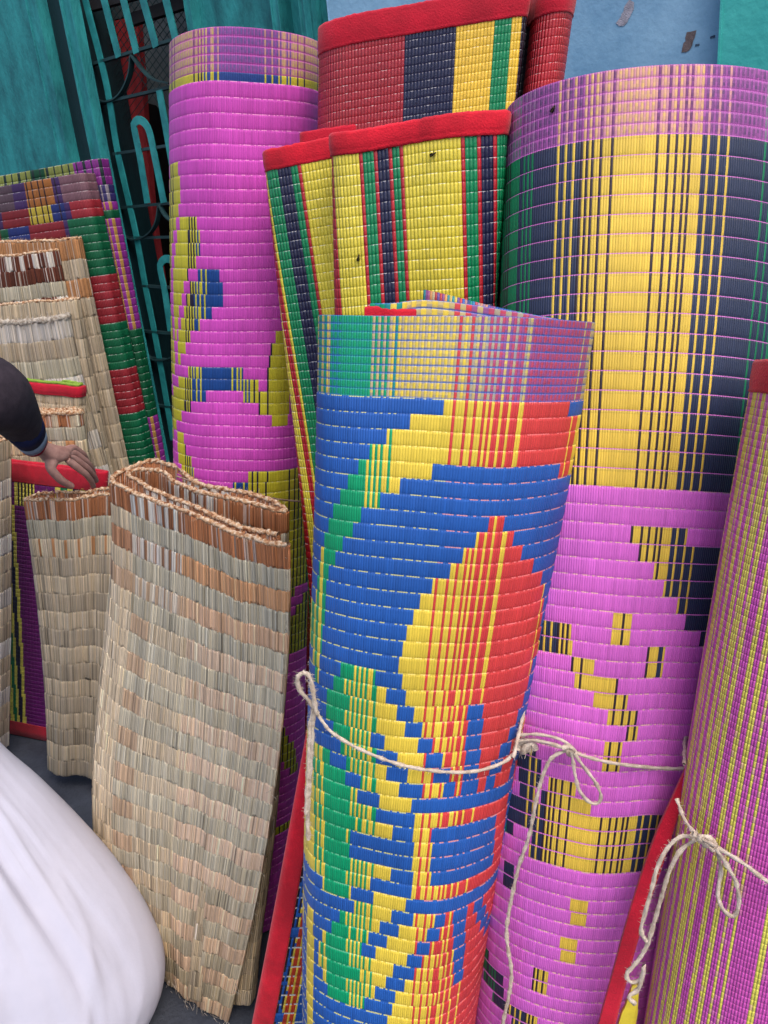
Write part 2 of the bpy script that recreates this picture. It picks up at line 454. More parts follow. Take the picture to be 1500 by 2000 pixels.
# folded metal shutter leaf between door and blue wall
sh = thing('shutter_leaf', 'teal painted ribbed metal door leaf behind the tall magenta roll', 'shutter', w3(s_door1, 0, 0))
box('panel', (s_door1, -0.08, 0.02), (s_blue0, -0.02, ZT), M_TEAL, sh, AX)
for xa, xb, o_ in ((362, 374, 0.012), (530, 546, 0.03), (585, 596, 0.045), (600, 610, 0.02)):
    a, _ = W(xa, 20, o_); b_, _ = W(xb, 20, o_)
    box('rib', (a, -0.018, 0.02), (b_, o_, ZT - 0.01), M_TEAL, sh, AX, 0.003)

# left: pilaster, recess, door post
sA, _ = W(76, 0, 0.05); 
pil = box('door_pilaster', (sA - 0.42, 0.0225, 0), (sA, 0.05, ZT), M_TEAL, None, AX, 0.012)
tag(pil, 'wide worn teal wooden pilaster at the left edge', 'pilaster')
box('moulding', (sA - 0.05, 0.0502, 0.0), (sA - 0.012, 0.058, ZT - 0.002), M_TEAL, pil, AX, 0.003)
blueL = box('plastered_wall', (sA - 1.6, -0.25, 0), (sA - 0.425, 0.03, ZT), M_BLUE, None, AX, 0.004)
tag(blueL, 'blue wall strip left of the worn teal pilaster', 'wall')
sB, _ = W(118, 0, 0.045); sC, _ = W(140, 0, 0.045)
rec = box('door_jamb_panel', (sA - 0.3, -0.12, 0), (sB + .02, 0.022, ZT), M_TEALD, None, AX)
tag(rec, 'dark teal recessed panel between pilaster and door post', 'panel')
post = box('door_post', (sB, 0.0225, 0), (sC, 0.045, ZT), M_TEAL, None, AX, 0.006)
tag(post, 'narrow teal wooden door post beside the iron grille', 'door post')

# doorway: dark room, red plank shutter, grey window board, iron grille
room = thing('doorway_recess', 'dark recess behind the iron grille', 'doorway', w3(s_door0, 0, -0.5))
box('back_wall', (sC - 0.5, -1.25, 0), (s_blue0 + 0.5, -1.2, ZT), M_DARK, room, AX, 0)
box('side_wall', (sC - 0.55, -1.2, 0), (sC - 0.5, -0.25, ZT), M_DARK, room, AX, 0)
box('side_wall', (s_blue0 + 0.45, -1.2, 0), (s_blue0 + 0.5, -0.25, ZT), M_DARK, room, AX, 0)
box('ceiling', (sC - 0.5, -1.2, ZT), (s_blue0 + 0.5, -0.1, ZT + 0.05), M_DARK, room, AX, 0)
def wpoly(name, pts, off, th, mat, parent):
    bm = bmesh.new(); fr = []; bk = []
    for x, y in pts:
        s_, z_ = W(x, y, off); fr.append(bm.verts.new(w3(s_, z_, off))); bk.append(bm.verts.new(w3(s_, z_, off - th)))
    bm.faces.new(fr[::-1]); bm.faces.new(bk)
    for i in range(len(fr)): j = (i + 1) % len(fr); bm.faces.new((fr[i], fr[j], bk[j], bk[i]))
    bmesh.ops.recalc_face_normals(bm, faces=bm.faces[:])
    me = bpy.data.meshes.new(name); bm.to_mesh(me); bm.free()
    return link_mesh(name, me, mat, parent)
red = wpoly('door_board', [(152, 58), (268, 30), (283, 240), (298, 420), (318, 560), (345, 860), (225, 900), (190, 420)], -0.13, 0.02, M_RED, None)
tag(red, 'dark red painted wooden board behind the iron grille', 'board')
gb = wpoly('window_board', [(130, 0), (366, -60), (366, 240), (330, 250), (322, 226), (305, 206), (284, 200), (272, 120), (262, 28), (150, 58)], -0.32, 0.01, M_GREY, None)
tag(gb, 'grey weathered sheet above and right of the red board', 'board')
bmn = thing('wire_mesh', 'thin crossed wire mesh behind the grille', 'mesh', w3(W(300, 100)[0], W(300, 100)[1], -0.1))
lines_ = []
for k in range(-9, 14):
    for sg in (1, -1):
        lines_.append(((270 + k * 14, -30), (270 + k * 14 + sg * 200, 250)))
bm = bmesh.new()
for (x0, y0), (x1, y1) in lines_:
    a, b_ = [w3(*W(x, y, -0.09), -0.09) for x, y in ((x0, y0), (x1, y1))]
    t = (b_ - a) / np.linalg.norm(b_ - a); n_ = np.cross(t, WN); r_ = 0.0008
    q = [[bm.verts.new(p + n_ * u * r_ + WN * v_ * r_) for u, v_ in ((1, 1), (-1, 1), (-1, -1), (1, -1))] for p in (a, b_)]
    for i in range(4): bm.faces.new((q[0][i], q[0][(i + 1) % 4], q[1][(i + 1) % 4], q[1][i]))
me = bpy.data.meshes.new('wires'); bm.to_mesh(me); bm.free(); link_mesh('wires', me, M_IRON, bmn)

gr = thing('door_grille', 'teal painted iron door grille with arched bars and scrolls', 'grille', w3(*W(250, 400, 0)[:2], 0))
M_BAR = noisy_mat('teal_bar_paint', (26, 106, 110), (44, 140, 140), 0.5, 20, 0.0006)
def strap(name, pix, wd, off, mat, th=0.004, closed=False):
    """flat iron bar following photo positions on the grille plane, its broad side facing the street"""
    p = np.array([w3(*W(x, y, off), off) for x, y in pix])
    p = resample(catmull(p, 8) if len(p) > 2 else p, 0.012)
    T = np.gradient(p, axis=0); T /= np.linalg.norm(T, axis=1)[:, None]
    S = np.cross(T, WN); sec = [(-1, 1), (1, 1), (1, -1), (-1, -1), (-1, 1)]
    V = np.stack([p + S * a * wd / 2 + WN * b_ * th / 2 for a, b_ in sec], 1)
    return mesh_np(name, V.reshape(-1, 3), gridF(len(p) - 1, 4), mat, gr, smooth=False)
W1 = 0.023
strap('bar', [(166, -2), (198, 122), (213, 192), (229, 293), (253, 400), (267, 464), (283, 554), (301, 645), (318, 740), (338, 860)], W1, 0.0, M_BAR)
strap('bar', [(202, -5), (232, 112)], W1, 0.001, M_BAR); strap('bar', [(240, -5), (267, 104)], W1, 0.001, M_BAR)
strap('bar', [(278, -5), (305, 92)], W1, 0.001, M_BAR); strap('bar', [(323, -5), (343, 76)], W1, 0.001, M_BAR)
strap('bar', [(311, 176), (324, 250), (338, 330), (350, 400)], W1, 0.001, M_BAR)
strap('bar', [(288, 397), (274, 310), (262, 250), (263, 240), (272, 234), (284, 242), (293, 262), (305, 320), (320, 396)], W1, 0.002, M_BAR)
strap('bar', [(333, 647), (322, 570), (313, 525), (316, 511), (326, 505), (338, 512), (346, 535), (360, 600), (370, 650)], W1, 0.002, M_BAR)
for a, b_ in (((160, 132), (366, 70)), ((168, 209), (366, 163)), ((224, 301), (372, 278)), ((180, 411), (372, 393)), ((190, 466), (372, 462)), ((280, 558), (380, 564)), ((200, 640), (380, 654)), ((200, 690), (380, 708)), ((220, 780), (380, 800))):
    strap('crossbar', [a, b_], 0.008, -0.006, M_IRON, 0.016)
strap('scroll', [(258, 108), (254, 145), (240, 178), (222, 195), (200, 198), (172, 186)], 0.004, 0.0, M_IRON, 0.018)
strap('scroll', [(258, 108), (280, 138), (300, 155), (332, 163)], 0.004, 0.0, M_IRON, 0.018)
strap('scroll', [(312, 400), (306, 435), (290, 458), (262, 468), (235, 457)], 0.004, 0.0, M_IRON, 0.018)
strap('scroll', [(312, 400), (326, 424), (352, 440)], 0.004, 0.0, M_IRON, 0.018)
strap('scroll', [(278, 688), (300, 702), (325, 702), (350, 690)], 0.004, 0.0, M_IRON, 0.018)
strap('top_beam', [(165, 14), (366, -40)], 0.03, -0.03, M_DARK, 0.02)
strap('top_beam', [(256, 40), (370, 2)], 0.03, -0.05, M_DARK, 0.02)

# ------------------------------------------------------------------ palette
PAL = dict(B=lin((34, 88, 168)), Y=lin((222, 194, 68)), G=lin((0, 148, 98)), R=lin((202, 62, 62)),
           M=lin((202, 72, 180)), y=lin((190, 180, 44)), n=lin((12, 62, 130)), k=lin((28, 20, 50)),
           P=lin((210, 102, 200)), Z=lin((220, 186, 70)), d=lin((36, 46, 74)), K=lin((42, 30, 42)), g=lin((6, 120, 76)))

# ------------------------------------------------------------------ the blue roll in front
blue_roll = thing('rolled_mat', 'blue rolled woven mat with green, yellow and red flower pattern, standing in front', 'mat', (0.02, 0.8, 0))
def YB(y): return np.interp(y, [618, 1996], [0.90, 0.80])
kb = [(622, 630, 1152), (700, 628, 1141), (765, 626, 1127), (920, 622, 1103), (1000, 621, 1090), (1233, 619, 1045), (1417, 612, 1014), (1541, 601, 990), (1748, 598, 955), (1996, 596, 920)]
mt_blue = Mat([(l, y, YB(y)) for y, l, r_ in kb], [(r_, y, YB(y)) for y, l, r_ in kb], [0.075, 0.085, 0.09, 0.09], tilt=(.021, 0))
pb = [(-.62, .05, .016), (-.45, -.1, .016), (-.2, .1, .020), (.3, .2, .012), (.7, .12, .004), (.82, -.1), (.5, -.4), (0, -.55), (-.55, -.4), (-.85, .05), (-.7, .5), (-.1, .62), (.5, .45), (.88, .2), (.86, -.1), (.5, -.62), (0, -.78), (-.6, -.6), (-.93, -.1)]
pb_outer = [(-.3, .3, -.012), (-.7, .32, -.012), (-.95, .2, -.004), (-1, -.02), (-.9, -.42), (-.6, -.74), (-.1, -.98), (.35, -.97), (.75, -.66), (.96, -.25), (1.0, .1), (.8, .4, .004), (.35, .75, .016), (-.1, 1.12, .034), (-.18, 1.16, .036)]
NF, NB = 10, 70
def blue_cols(path, nr, k):
    fr = (path[:, 0][:-1] + path[:, 0][1:]) / 4 + 0.5 - .02 * path[:-1, 1]
    n_ = len(fr)
    r_ = np.arange(nr) - NF
    Lr = lambda q: np.interp(q, [0, 17, 26, 40], [627, 620, 600, 597]); Rr = lambda q: np.interp(q, [0, 4, 7, 10, 17, 21, 26, 40], [1127, 1108, 1090, 1066, 1037, 1012, 990, 930])
    T = {0: [(860, 1092)], 1: [(803, 9999)], 2: [(760, 9999)], 3: [(732, 9999)], 4: [(708, 838), (1075, 9999)], 5: [(690, 783)], 6: [(675, 747)], 7: [(665, 715), (934, 963)],
         8: [(656, 698), (912, 978)], 9: [(648, 683), (890, 993)], 10: [(642, 668), (864, 1013)], 11: [(638, 655), (835, 1032)], 12: [(635, 653), (814, 1038)], 13: [(633, 651), (803, 1039)],
         14: [(0, 650), (794, 1038)], 15: [(0, 648), (786, 1037)], 16: [(0, 645), (783, 1036)], 17: [(628, 643), (682, 741), (788, 1020)], 18: [(632, 641), (667, 758), (794, 1012)],
         19: [(653, 777), (806, 896), (924, 1002)], 20: [(652, 789), (820, 896), (923, 988), (1012, 9999)], 21: [(663, 728), (752, 809), (834, 892), (920, 970), (991, 9999)], 22: [(675, 739), (772, 823), (850, 891), (918, 954), (974, 9999)],
         23: [(0, 653), (683, 756), (792, 836), (864, 888), (915, 937), (960, 980)], 24: [(0, 683), (707, 776), (815, 851), (871, 885), (913, 927), (944, 973), (985, 9999)],
         25: [(0, 703), (741, 795), (984, 9999)], 26: [(0, 733), (802, 972)], 27: [(0, 763), (800, 831), (948, 970)], 28: [(0, 688), (800, 831), (946, 968)], 29: [(0, 687), (800, 829), (945, 966)],
         30: [(0, 761), (799, 829), (944, 964)], 31: [(0, 727), (796, 962)], 32: [(640, 693), (732, 786), (962, 9999)], 33: [(698, 763), (801, 838), (856, 868), (895, 906), (924, 9999)],
         34: [(672, 742), (777, 822), (846, 868), (892, 912), (930, 9999)], 35: [(0, 600), (610, 623), (656, 723), (756, 805), (829, 868), (890, 920), (936, 9999)], 36: [(0, 602), (609, 623), (640, 711), (735, 790), (815, 868), (889, 927)],
         37: [(609, 623), (633, 767), (800, 868), (888, 9999)], 38: [(609, 623), (633, 754), (784, 867), (887, 9999)], 39: [(609, 623), (640, 733), (769, 9999)], 40: [(609, 623), (650, 713), (761, 9999)],
         41: [(609, 623), (754, 9999)], 42: [(609, 623), (752, 9999)], 43: [(611, 624), (752, 9999)], 44: [(611, 624), (752, 9999)], 45: [(611, 624), (756, 9999)], 46: [(611, 624), (762, 9999)], 47: [(611, 624), (770, 9999)]}
    mk = np.zeros((n_, nr), bool); mk[:, NF:] = runs(fr, {q: v for q, v in T.items() if q < nr - NF}, nr - NF, Lr, Rr)
    sh_ = np.interp(r_, [-10, 17, 26, 40], [0.0, 0.0, 0.045, 0.095])
    pf = fr[:, None] - sh_[None] + (path[:-1, 1][:, None] > 0.3) * 0.0
    segs = [(-9, 'Y'), (.055, 'G'), (.165, 'Y'), (.64, 'R'), (.98, 'Y')]
    ln = [(.012, 'G'), (.036, 'G'), (.048, 'Y'), (.175, 'G', .006), (.196, 'G', .006), (.215, 'G', .004), (.234, 'G', .004), (.256, 'G', .003), (.288, 'G', .003),
          (.505, 'R', .004), (.54, 'R', .005), (.575, 'R', .005), (.603, 'R', .008), (.622, 'R', .006), (.66, 'Y', .004), (.69, 'Y', .004), (.738, 'Y', .004), (.955, 'Y', .003), (.975, 'R', .003)]
    wc = paint(pf, segs, ln, PAL)
    bkm = path[:-1, 1] > .35
    multi = np.array([PAL['R'] * .8, PAL['Y'], PAL['B'], lin((120, 60, 120)), lin((220, 150, 70)), PAL['K'], PAL['G'], PAL['R']])
    wc[bkm] = multi[rng.integers(0, 8, bkm.sum())][:, None] * .8
    base = np.where(mk[..., None], wc, PAL['B'])
    oth = np.where(mk[..., None], PAL['B'] * 0 + 0.5, wc * 0.9)
    pale = np.where(pf[..., None] > .5, lin((190, 120, 130)), lin((176, 176, 110)))
    oth = np.where(mk[..., None], wc * 1.15 + 0.05, pale)
    out = coil_colours(base, oth, 0.6, 0.9)
    thr = np.where(np.arange(n_) % 2 == 0, 1.0, -1.0)[:, None]
    # fine plaited band at the top: warp and weft colours mixed strand by strand
    for q in range(NF):
        mixp = np.array([0.0, 0.75, 0.92, 0.85, 0.45, 0.05])
        for s_ in range(6):
            t_ = np.clip(mixp[s_] * np.where(fr > .55, .70, .95) * (1 + 0.22 * thr[:, 0]) + 0.06 * rng.standard_normal(n_), 0, 1)[:, None]
            out[:, q, s_] = (wc[:, q] * t_ + (PAL['B'] * 1.1 + 0.01) * (1 - t_)) * jit((n_, 1), 0.05)
        gsel = (pf[:, q] > .09) & (pf[:, q] < .2)
        out[gsel, q] = out[gsel, q] * 0.5 + PAL['G'] * 0.55
    return out
rows_b = np.r_[np.full(NF, .0085), .0222 * np.minimum(.76 + .0072 * np.arange(NB), .89)]
rows_b = rows_b[:np.searchsorted(np.cumsum(rows_b), mt_blue.len - 0.01)]
def dent(a1, a2, p):
    return lambda x, y, v: (.0012 * np.sin(9 * v + 4 * x + p) + 0 * y, (a1 * np.sin(2.3 * x + 7 * v + p) + a2 * np.sin(5 * x - 11 * v + 2 * p)) * np.clip(-y, 0, 1))
mt_blue.ripple = dent(.004, .002, 1.0)
path = mt_blue.mkpath(pb_outer, 0.0029)
o = weave('mat_sheet', mt_blue, M_COIL, blue_roll, path, rows_b, 0.0018, blue_cols)
cloud = mt_blue.cloud
path_i = mt_blue.mkpath(pb, 0.006)
weave('inner_turn', mt_blue, M_COIL, blue_roll, path_i, rows_b[:34], 0.003, blue_cols)
mt_blue.cloud = cloud
hp = mt_blue.mkpath([(-.66, .06, .010), (-.55, -.03, .010), (-.45, -.1, .008), (-.3, -.02, .008)], 0.004)
hem('red_binding', mt_blue, hp, M_HEM, blue_roll, 0.03, 0.003)
print('blue rows', len(rows_b), 'len', mt_blue.len)

# ------------------------------------------------------------------ the tall pink roll on the right
pink_roll = thing('rolled_mat', 'thick pink rolled mat with yellow and black striped upper half, right of the blue roll', 'mat', (0.3, 0.85, 0))
def YP(y): return np.interp(y, [200, 620, 940, 1590, 1900], [1.11, 1.05, 0.97, 0.86, 0.82])
kp = [(212, 997, 1551), (300, 988, 1545), (620, 981, 1515), (940, 978, 1479), (1250, 966, 1425), (1590, 950, 1367), (1950, 928, 1305)]
mt_pink = Mat([(l, y, YP(y)) for y, l, r_ in kp], [(r_, y, YP(y)) for y, l, r_ in kp], [0.125, 0.12, 0.105, 0.10], tilt=(.018, 0))
NFP = 6
def pink_cols(path, nr, k):
    fr = (path[:, 0][:-1] + path[:, 0][1:]) / 4 + 0.5 - .13 * path[:-1, 1]; n_ = len(fr)
    r_ = np.arange(nr) - NFP
    Lr = lambda q: np.interp(q, [0, 17, 37, 55], [987, 979, 950, 926]); Rr = lambda q: np.interp(q, [0, 17, 37, 55], [1545, 1479, 1367, 1305])
    T = {q: [(0, 9999)] for q in range(18)}
    T.update({20: [(1228, 1325)], 21: [(1243, 1388)], 22: [(1267, 1390)], 23: [(1282, 1395)], 24: [(1304, 1395)], 25: [(1195, 1226), (1318, 1392)], 26: [(1045, 1121), (1192, 1224), (1341, 1388)],
              27: [(1043, 1122), (1250, 1279), (1351, 1385)], 28: [(1122, 1160), (1247, 1276)], 29: [(1127, 1200)], 30: [(1159, 1216)], 31: [(1181, 1230)], 32: [(1213, 1231)],
              33: [(1174, 1204)], 34: [(1010, 1052), (1172, 1200)], 35: [(1000, 1062)], 36: [(1020, 1062), (1073, 1123), (1309, 1350)], 37: [(1020, 1050), (1061, 1148), (1297, 1340)],
              38: [(985, 1267), (1290, 1330)], 39: [(980, 1266)], 40: [(980, 1008), (1045, 1264)], 41: [(1041, 1262)], 43: [(990, 1013)], 44: [(990, 1013), (1117, 1146)], 45: [(1115, 1144)],
              47: [(1098, 1128)], 48: [(1098, 1126)], 50: [(1050, 1077)], 51: [(940, 960), (1048, 1075)], 52: [(938, 993)], 53: [(950, 993), ], 54: [(971, 1058)], 55: [(1010, 1060)], 56: [(1040, 1130)], 57: [(1060, 1150)]})
    mk = np.zeros((n_, nr), bool); mk[:, NFP:] = runs(fr, {q: v for q, v in T.items() if q < nr - NFP}, nr - NFP, Lr, Rr)
    pf = np.repeat(fr[:, None], nr, 1)
    segs = [(-9, 'g'), (.05, 'd'), (.285, 'Z'), (.645, 'd'), (.945, 'g')]
    ln = [(.008, 'K', .002), (.02, 'K', .002), (.032, 'K', .002), (.055, 'g'), (.07, 'g', .003), (.085, 'g', .003), (.10, 'g', .003), (.12, 'g', .003),
          (.212, 'Z', .004), (.238, 'Z', .005), (.262, 'Z', .006), (.288, 'K', .004), (.305, 'K', .004), (.325, 'K', .004), (.35, 'K', .004), (.385, 'K', .004),
          (.527, 'K', .004), (.558, 'K', .005), (.584, 'K', .005), (.607, 'K', .005), (.628, 'K', .005), (.655, 'Z', .006), (.682, 'Z', .006), (.712, 'Z', .004), (.748, 'Z', .004),
          (.867, 'g', .003), (.892, 'g', .003), (.916, 'g', .004), (.935, 'g', .004)]
    wc = paint(pf, segs, ln, PAL)
    base = np.where(mk[..., None], wc, PAL['P'])
    oth = np.where(mk[..., None], PAL['P'] * 0.85, wc * 0.3 + lin((232, 160, 190)) * 0.6)
    out = coil_colours(base, oth, 0.55, 0.85)
    sel = mk.copy(); out[:, :, 0][sel] = (PAL['P'] * 0.75 + 0.03)          # seams in the striped half are an unbroken pink cord
    out[:, :, 1][sel] = out[:, :, 1][sel] * 0.8
    for q in range(NFP):
        mixp = np.array([0.05, 0.55, 0.8, 0.8, 0.6, 0.25])
        for s_ in range(6):
            t_ = np.clip(mixp[s_] * (1 + .25 * np.where(np.arange(n_) % 2 == 0, 1, -1)) * .85 + 0.07 * rng.standard_normal(n_), 0, 1)[:, None]
            out[:, q, s_] = ((wc[:, q] * 0.85 + PAL['P'] * 0.15) * t_ + PAL['P'] * 0.75 * (1 - t_)) * jit((n_, 1), 0.05)
    return np.clip(out, 0, .95)
rows_p = np.r_[np.full(NFP, .0127), np.interp(np.arange(90), [0, 14, 26, 40], [.0222, .0220, .0185, .0182])]
rows_p = rows_p[:np.searchsorted(np.cumsum(rows_p), mt_pink.len - 0.01)]
def pink_ripple(x, y, v):
    f_ = x * .5 + .5 - .13 * y
    env = np.exp(-((v - .88) / .20) ** 2) * (y < 0)
    w_ = np.exp(-((f_ - .70) / .075) ** 2) - .7 * np.exp(-((f_ - .50) / .09) ** 2)
    return .009 * w_ * env, .006 * w_ * env
mt_pink.ripple = pink_ripple

path = mt_pink.mkpath(ELL, 0.0029)
weave('mat_sheet', mt_pink, M_COIL, pink_roll, path, rows_p, 0.0018, pink_cols)
print('pink rows', len(rows_p), 'len', mt_pink.len)

# ------------------------------------------------------------------ the magenta roll
mag_roll = thing('rolled_mat', 'tall magenta rolled mat with yellow and navy figures, between grille and yellow mat', 'mat', (-0.2, 1.4, 0))
def YM(y): return np.interp(y, [60, 1720], [1.45, 1.40])
km = [(93, 338, 628), (300, 340, 624), (500, 340, 622), (900, 345, 620), (1040, 349, 616), (1200, 352, 607), (1400, 358, 598), (1600, 366, 588)]
mt_mag = Mat([(l, y, YM(y)) for y, l, r_ in km], [(r_, y, YM(y)) for y, l, r_ in km], [0.11, 0.11], deg=3, tilt=(.019, 0))
NFM = 6
def mag_cols(path, nr, k):
    fr = (path[:, 0][:-1] + path[:, 0][1:]) / 4 + 0.5 - -.02 * path[:-1, 1]; n_ = len(fr)
    r_ = np.arange(nr) - NFM
    Lr = lambda q: np.interp(q, [0, 20, 35, 60], [338, 341, 348, 360]); Rr = lambda q: np.interp(q, [0, 20, 30, 45, 60], [624, 621, 620, 605, 592])
    T = {5: [(345, 365)], 6: [(343, 369)], 7: [(342, 369)], 8: [(340, 366)], 9: [(337, 360), (369, 402)], 10: [(337, 354), (363, 408)], 11: [(336, 350), (358, 407)], 12: [(336, 348), (355, 400)],
         13: [(336, 346), (353, 384), (403, 442)], 14: [(342, 346), (353, 376), (388, 449)], 15: [(353, 370), (381, 447)], 16: [(339, 345), (353, 365), (375, 427)], 17: [(339, 349), (355, 363), (369, 405)],
         18: [(340, 351), (355, 360), (364, 387), (541, 9999)], 19: [(342, 354), (362, 378), (533, 9999)], 20: [(343, 355), (361, 368), (530, 9999)], 21: [(343, 354), (382, 486), (528, 9999)],
         22: [(343, 346), (363, 513), (526, 9999)], 23: [(350, 417), (485, 566)], 24: [(341, 389), (511, 567)], 25: [(341, 370), (537, 563)], 26: [(341, 358)], 27: [(341, 350), (360, 374)],
         28: [(360, 379)], 29: [(363, 390)], 30: [(369, 395), (495, 583)], 31: [(373, 404), (467, 9999)], 32: [(385, 415), (446, 9999)], 33: [(419, 9999)]}
    for q in range(34, 49): T[q] = [(380, 9999)]
    T.update({41: [(380, 598)], 42: [(380, 572), (603, 9999)], 43: [(380, 560), (585, 9999)], 44: [(380, 555), (571, 9999)], 57: [(530, 552)], 58: [(530, 558)], 59: [(535, 566)], 60: [(541, 570)], 61: [(550, 572)], 62: [(560, 574)]})
    mk = np.zeros((n_, nr), bool); mk[:, NFM:] = runs(fr, {q: v for q, v in T.items() if q < nr - NFM}, nr - NFM, Lr, Rr)
    if nr - NFM > 70: mk[:, NFM + 69] = True
    a_ = np.interp(r_, [0, 21], [1, 1.38]); b_ = np.interp(r_, [0, 21, 31], [0, .04, .05])
    pf = fr[:, None] * a_ + b_
    segs = [(-9, 'y'), (.385, 'n'), (.64, 'n'), (.75, 'y')]
    ln = [(.02, 'k', .003), (.045, 'k', .003), (.07, 'k', .003), (.215, 'k', .003), (.24, 'k', .003), (.262, 'k', .003), (.285, 'n', .006), (.31, 'n', .010), (.35, 'n', .012), (.385, 'n', .01),
          (.645, 'y', .006), (.69, 'y', .006), (.73, 'y', .006), (.74, 'n', .004), (.775, 'n', .004), (.80, 'n', .004), (.84, 'k', .004), (.885, 'k', .004), (.965, 'k', .003), (1.16, 'k', .004), (1.21, 'k', .004), (1.25, 'k', .004), (1.285, 'k', .004), (1.31, 'k', .008), (1.34, 'k', .008), (1.37, 'k', .01)]
    wc = paint(pf, segs, ln, PAL)
    base = np.where(mk[..., None], wc, PAL['M'])
    oth = np.where(mk[..., None], wc * 0.7 + 0.12, lin((236, 140, 200)))
    dens = np.where(fr > .6, .7, .35)
    out = coil_colours(base, oth, 0.5, 0.85)
    for q in range(NFM):
        last = q == NFM - 1
        mixp = np.array([0.05, 0.6, 0.85, 0.85, 0.5, 0.2]) if not last else np.ones(6) * .98
        for s_ in range(6):
            t_ = np.clip(mixp[s_] * (1 if last else .85 * (1 + .2 * np.where(np.arange(n_) % 2 == 0, 1, -1))) + (0 if last else .07) * rng.standard_normal(n_), 0, 1)[:, None]
            c_ = (wc[:, q] * (1 if last else .8) + (0 if last else .2) * lin((214, 130, 190))) * t_ + PAL['M'] * 0.8 * (1 - t_)
            out[:, q, s_] = c_ * jit((n_, 1), 0.05)
    return np.clip(out, 0, .95)
rows_m = np.r_[np.full(NFM, .0118), np.interp(np.arange(90), [0, 5, 9], [.0215, .0215, .0199])]
rows_m = rows_m[:np.searchsorted(np.cumsum(rows_m), mt_mag.len - 0.01)]
mt_mag.ripple = dent(.006, .003, 2.5)
path = mt_mag.mkpath(ELL, 0.0029)
weave('mat_sheet', mt_mag, M_COIL, mag_roll, path, rows_m, 0.0018, mag_cols)
print('mag rows', len(rows_m), 'len', mt_mag.len)

# ------------------------------------------------------------------ glossy plastic basket-weave mats
def yz(x_, *a): return x_
PAL2 = dict(Y=lin((222, 202, 62)), G=lin((0, 128, 78)), R=lin((196, 22, 40)), N=lin((26, 26, 62)), r=lin((178, 28, 40)), K=lin((30, 26, 44)), W=lin((236, 192, 58)),
            p=lin((216, 92, 186)), v=lin((112, 30, 110)), l=lin((234, 224, 98)))
def bask_cols(profile, shift=None, white=0.3, nfn=None):
    """profile: [(f, colour)] from left to right; shift(v) moves the stripes"""
    def fn(path, nr, k):
        fr = (path[:, 0][:-1] + path[:, 0][1:]) / 4 + 0.5; n_ = len(fr)
        sh_ = np.zeros(nr) if shift is None else shift(np.linspace(0, 1, nr))
        pf = fr[:, None] - sh_[None]
        base = paint(pf, profile, [], PAL2)
        out = np.repeat(base[:, :, None, :], k, 2) * jit((n_, nr, 1, 1), 0.05)
        gap = rng.random((n_, nr)) < white  # pale warp dots that also paint glints along the row seams
        out[:, :, 0] = np.where(gap[..., None], base * 0.5 + 0.36, base * 0.75)
        out[:, :, k - 1] = base * 0.85
        return np.clip(out, 0, .95)
    return fn
FLAT = [(-.6, 1), (-.96, .75), (-1, 0), (-.95, -.75), (-.6, -1), (0, -1), (.6, -1), (.94, -.9), (1, -.1), (.97, .7), (.6, 1), (0, 1), (-.55, 1)]

# front yellow mat
t = thing('folded_mat', 'wide yellow folded mat with green, black and red stripes and two flies on it', 'mat', (0.05, 1.15, 0))
yl = [(655, 268, 1.15), (656, 400, 1.15), (662, 610, 1.14)]; yr = [(991, 222, 1.10), (984, 400, 1.09), (968, 610, 1.08)]
mt_y = Mat(yl, yr, [0.045, 0.045, 0.05], auto=False, deg=1)
mt_y.ripple = dent(.004, .002, .4)
path = mt_y.mkpath([(-.3, .9), (-.7, 1), (-.97, .6), (-1, -.1), (-.93, -.8), (-.6, -1), (-.1, -1.0), (.35, -1.05), (.75, -1), (.97, -.8), (1, -.3), (.9, .2), (.4, .3), (0, .3)], 0.0048)
rows = np.full(int((mt_y.len - .01) / .0128), .0128)
yprof = [(-9, 'N'), (-.06, 'r'), (-.04, 'G'), (0.0, 'r'), (0.02, 'Y'), (.185, 'r'), (.2, 'G'), (.262, 'r'), (.28, 'N'), (.355, 'r'), (.375, 'G'), (.42, 'r'), (.44, 'Y'), (.745, 'r'), (.772, 'G'), (.845, 'r'), (.87, 'N'), (.935, 'r'), (.955, 'G')]
def ysh(q): return np.interp(q, [0, .33, 1], [0, .038, .10])
weave('mat_sheet', mt_y, M_BASK, t, path, rows, 0.0015, bask_cols(yprof, None, .3), slide=ysh)
hem('red_binding', mt_y, path, M_HEM, t, 0.026, .0044)
mt_y_keep = mt_y

# second yellow mat, seen edge-on to the left
t = thing('folded_mat', 'narrow yellow folded mat with stripes slanting down beside the magenta roll', 'mat', (-0.1, 1.25, 0))
ll = [(525, 300, 1.27), (538, 450, 1.27), (553, 600, 1.26), (585, 850, 1.24), (604, 980, 1.22), (613, 1280, 1.18), (612, 1550, 1.12)]
lr = [(712, 262, 1.23), (728, 600, 1.2), (735, 900, 1.18), (738, 1280, 1.13), (730, 1550, 1.08)]
mt_ly = Mat(ll, lr, [0.03, 0.03], auto=False, deg=3)
path = mt_ly.mkpath([(-.05, .7), (-.5, .95), (-.93, .7), (-1, 0), (-.93, -.75), (-.5, -1), (0, -1), (.6, -1), (1, -.6), (1, .2), (.6, .5)], 0.0048)
rows = np.full(int((mt_ly.len - .01) / .0128), .0128)
lprof = [(-9, 'Y'), (.0, 'r'), (.012, 'Y'), (.02, 'r'), (.03, 'G'), (.14, 'r'), (.165, 'N'), (.275, 'r'), (.30, 'G'), (.375, 'r'), (.41, 'Y'), (.75, 'r'), (.77, 'G')]
def lsh(q): return .20 * np.interp(q, [0, .12, .31, .42, .55, 1], [0, .07, .185, .24, .3, .5])
weave('mat_sheet', mt_ly, M_BASK, t, path, rows, 0.0015, bask_cols(lprof, None, .4), slide=lsh)
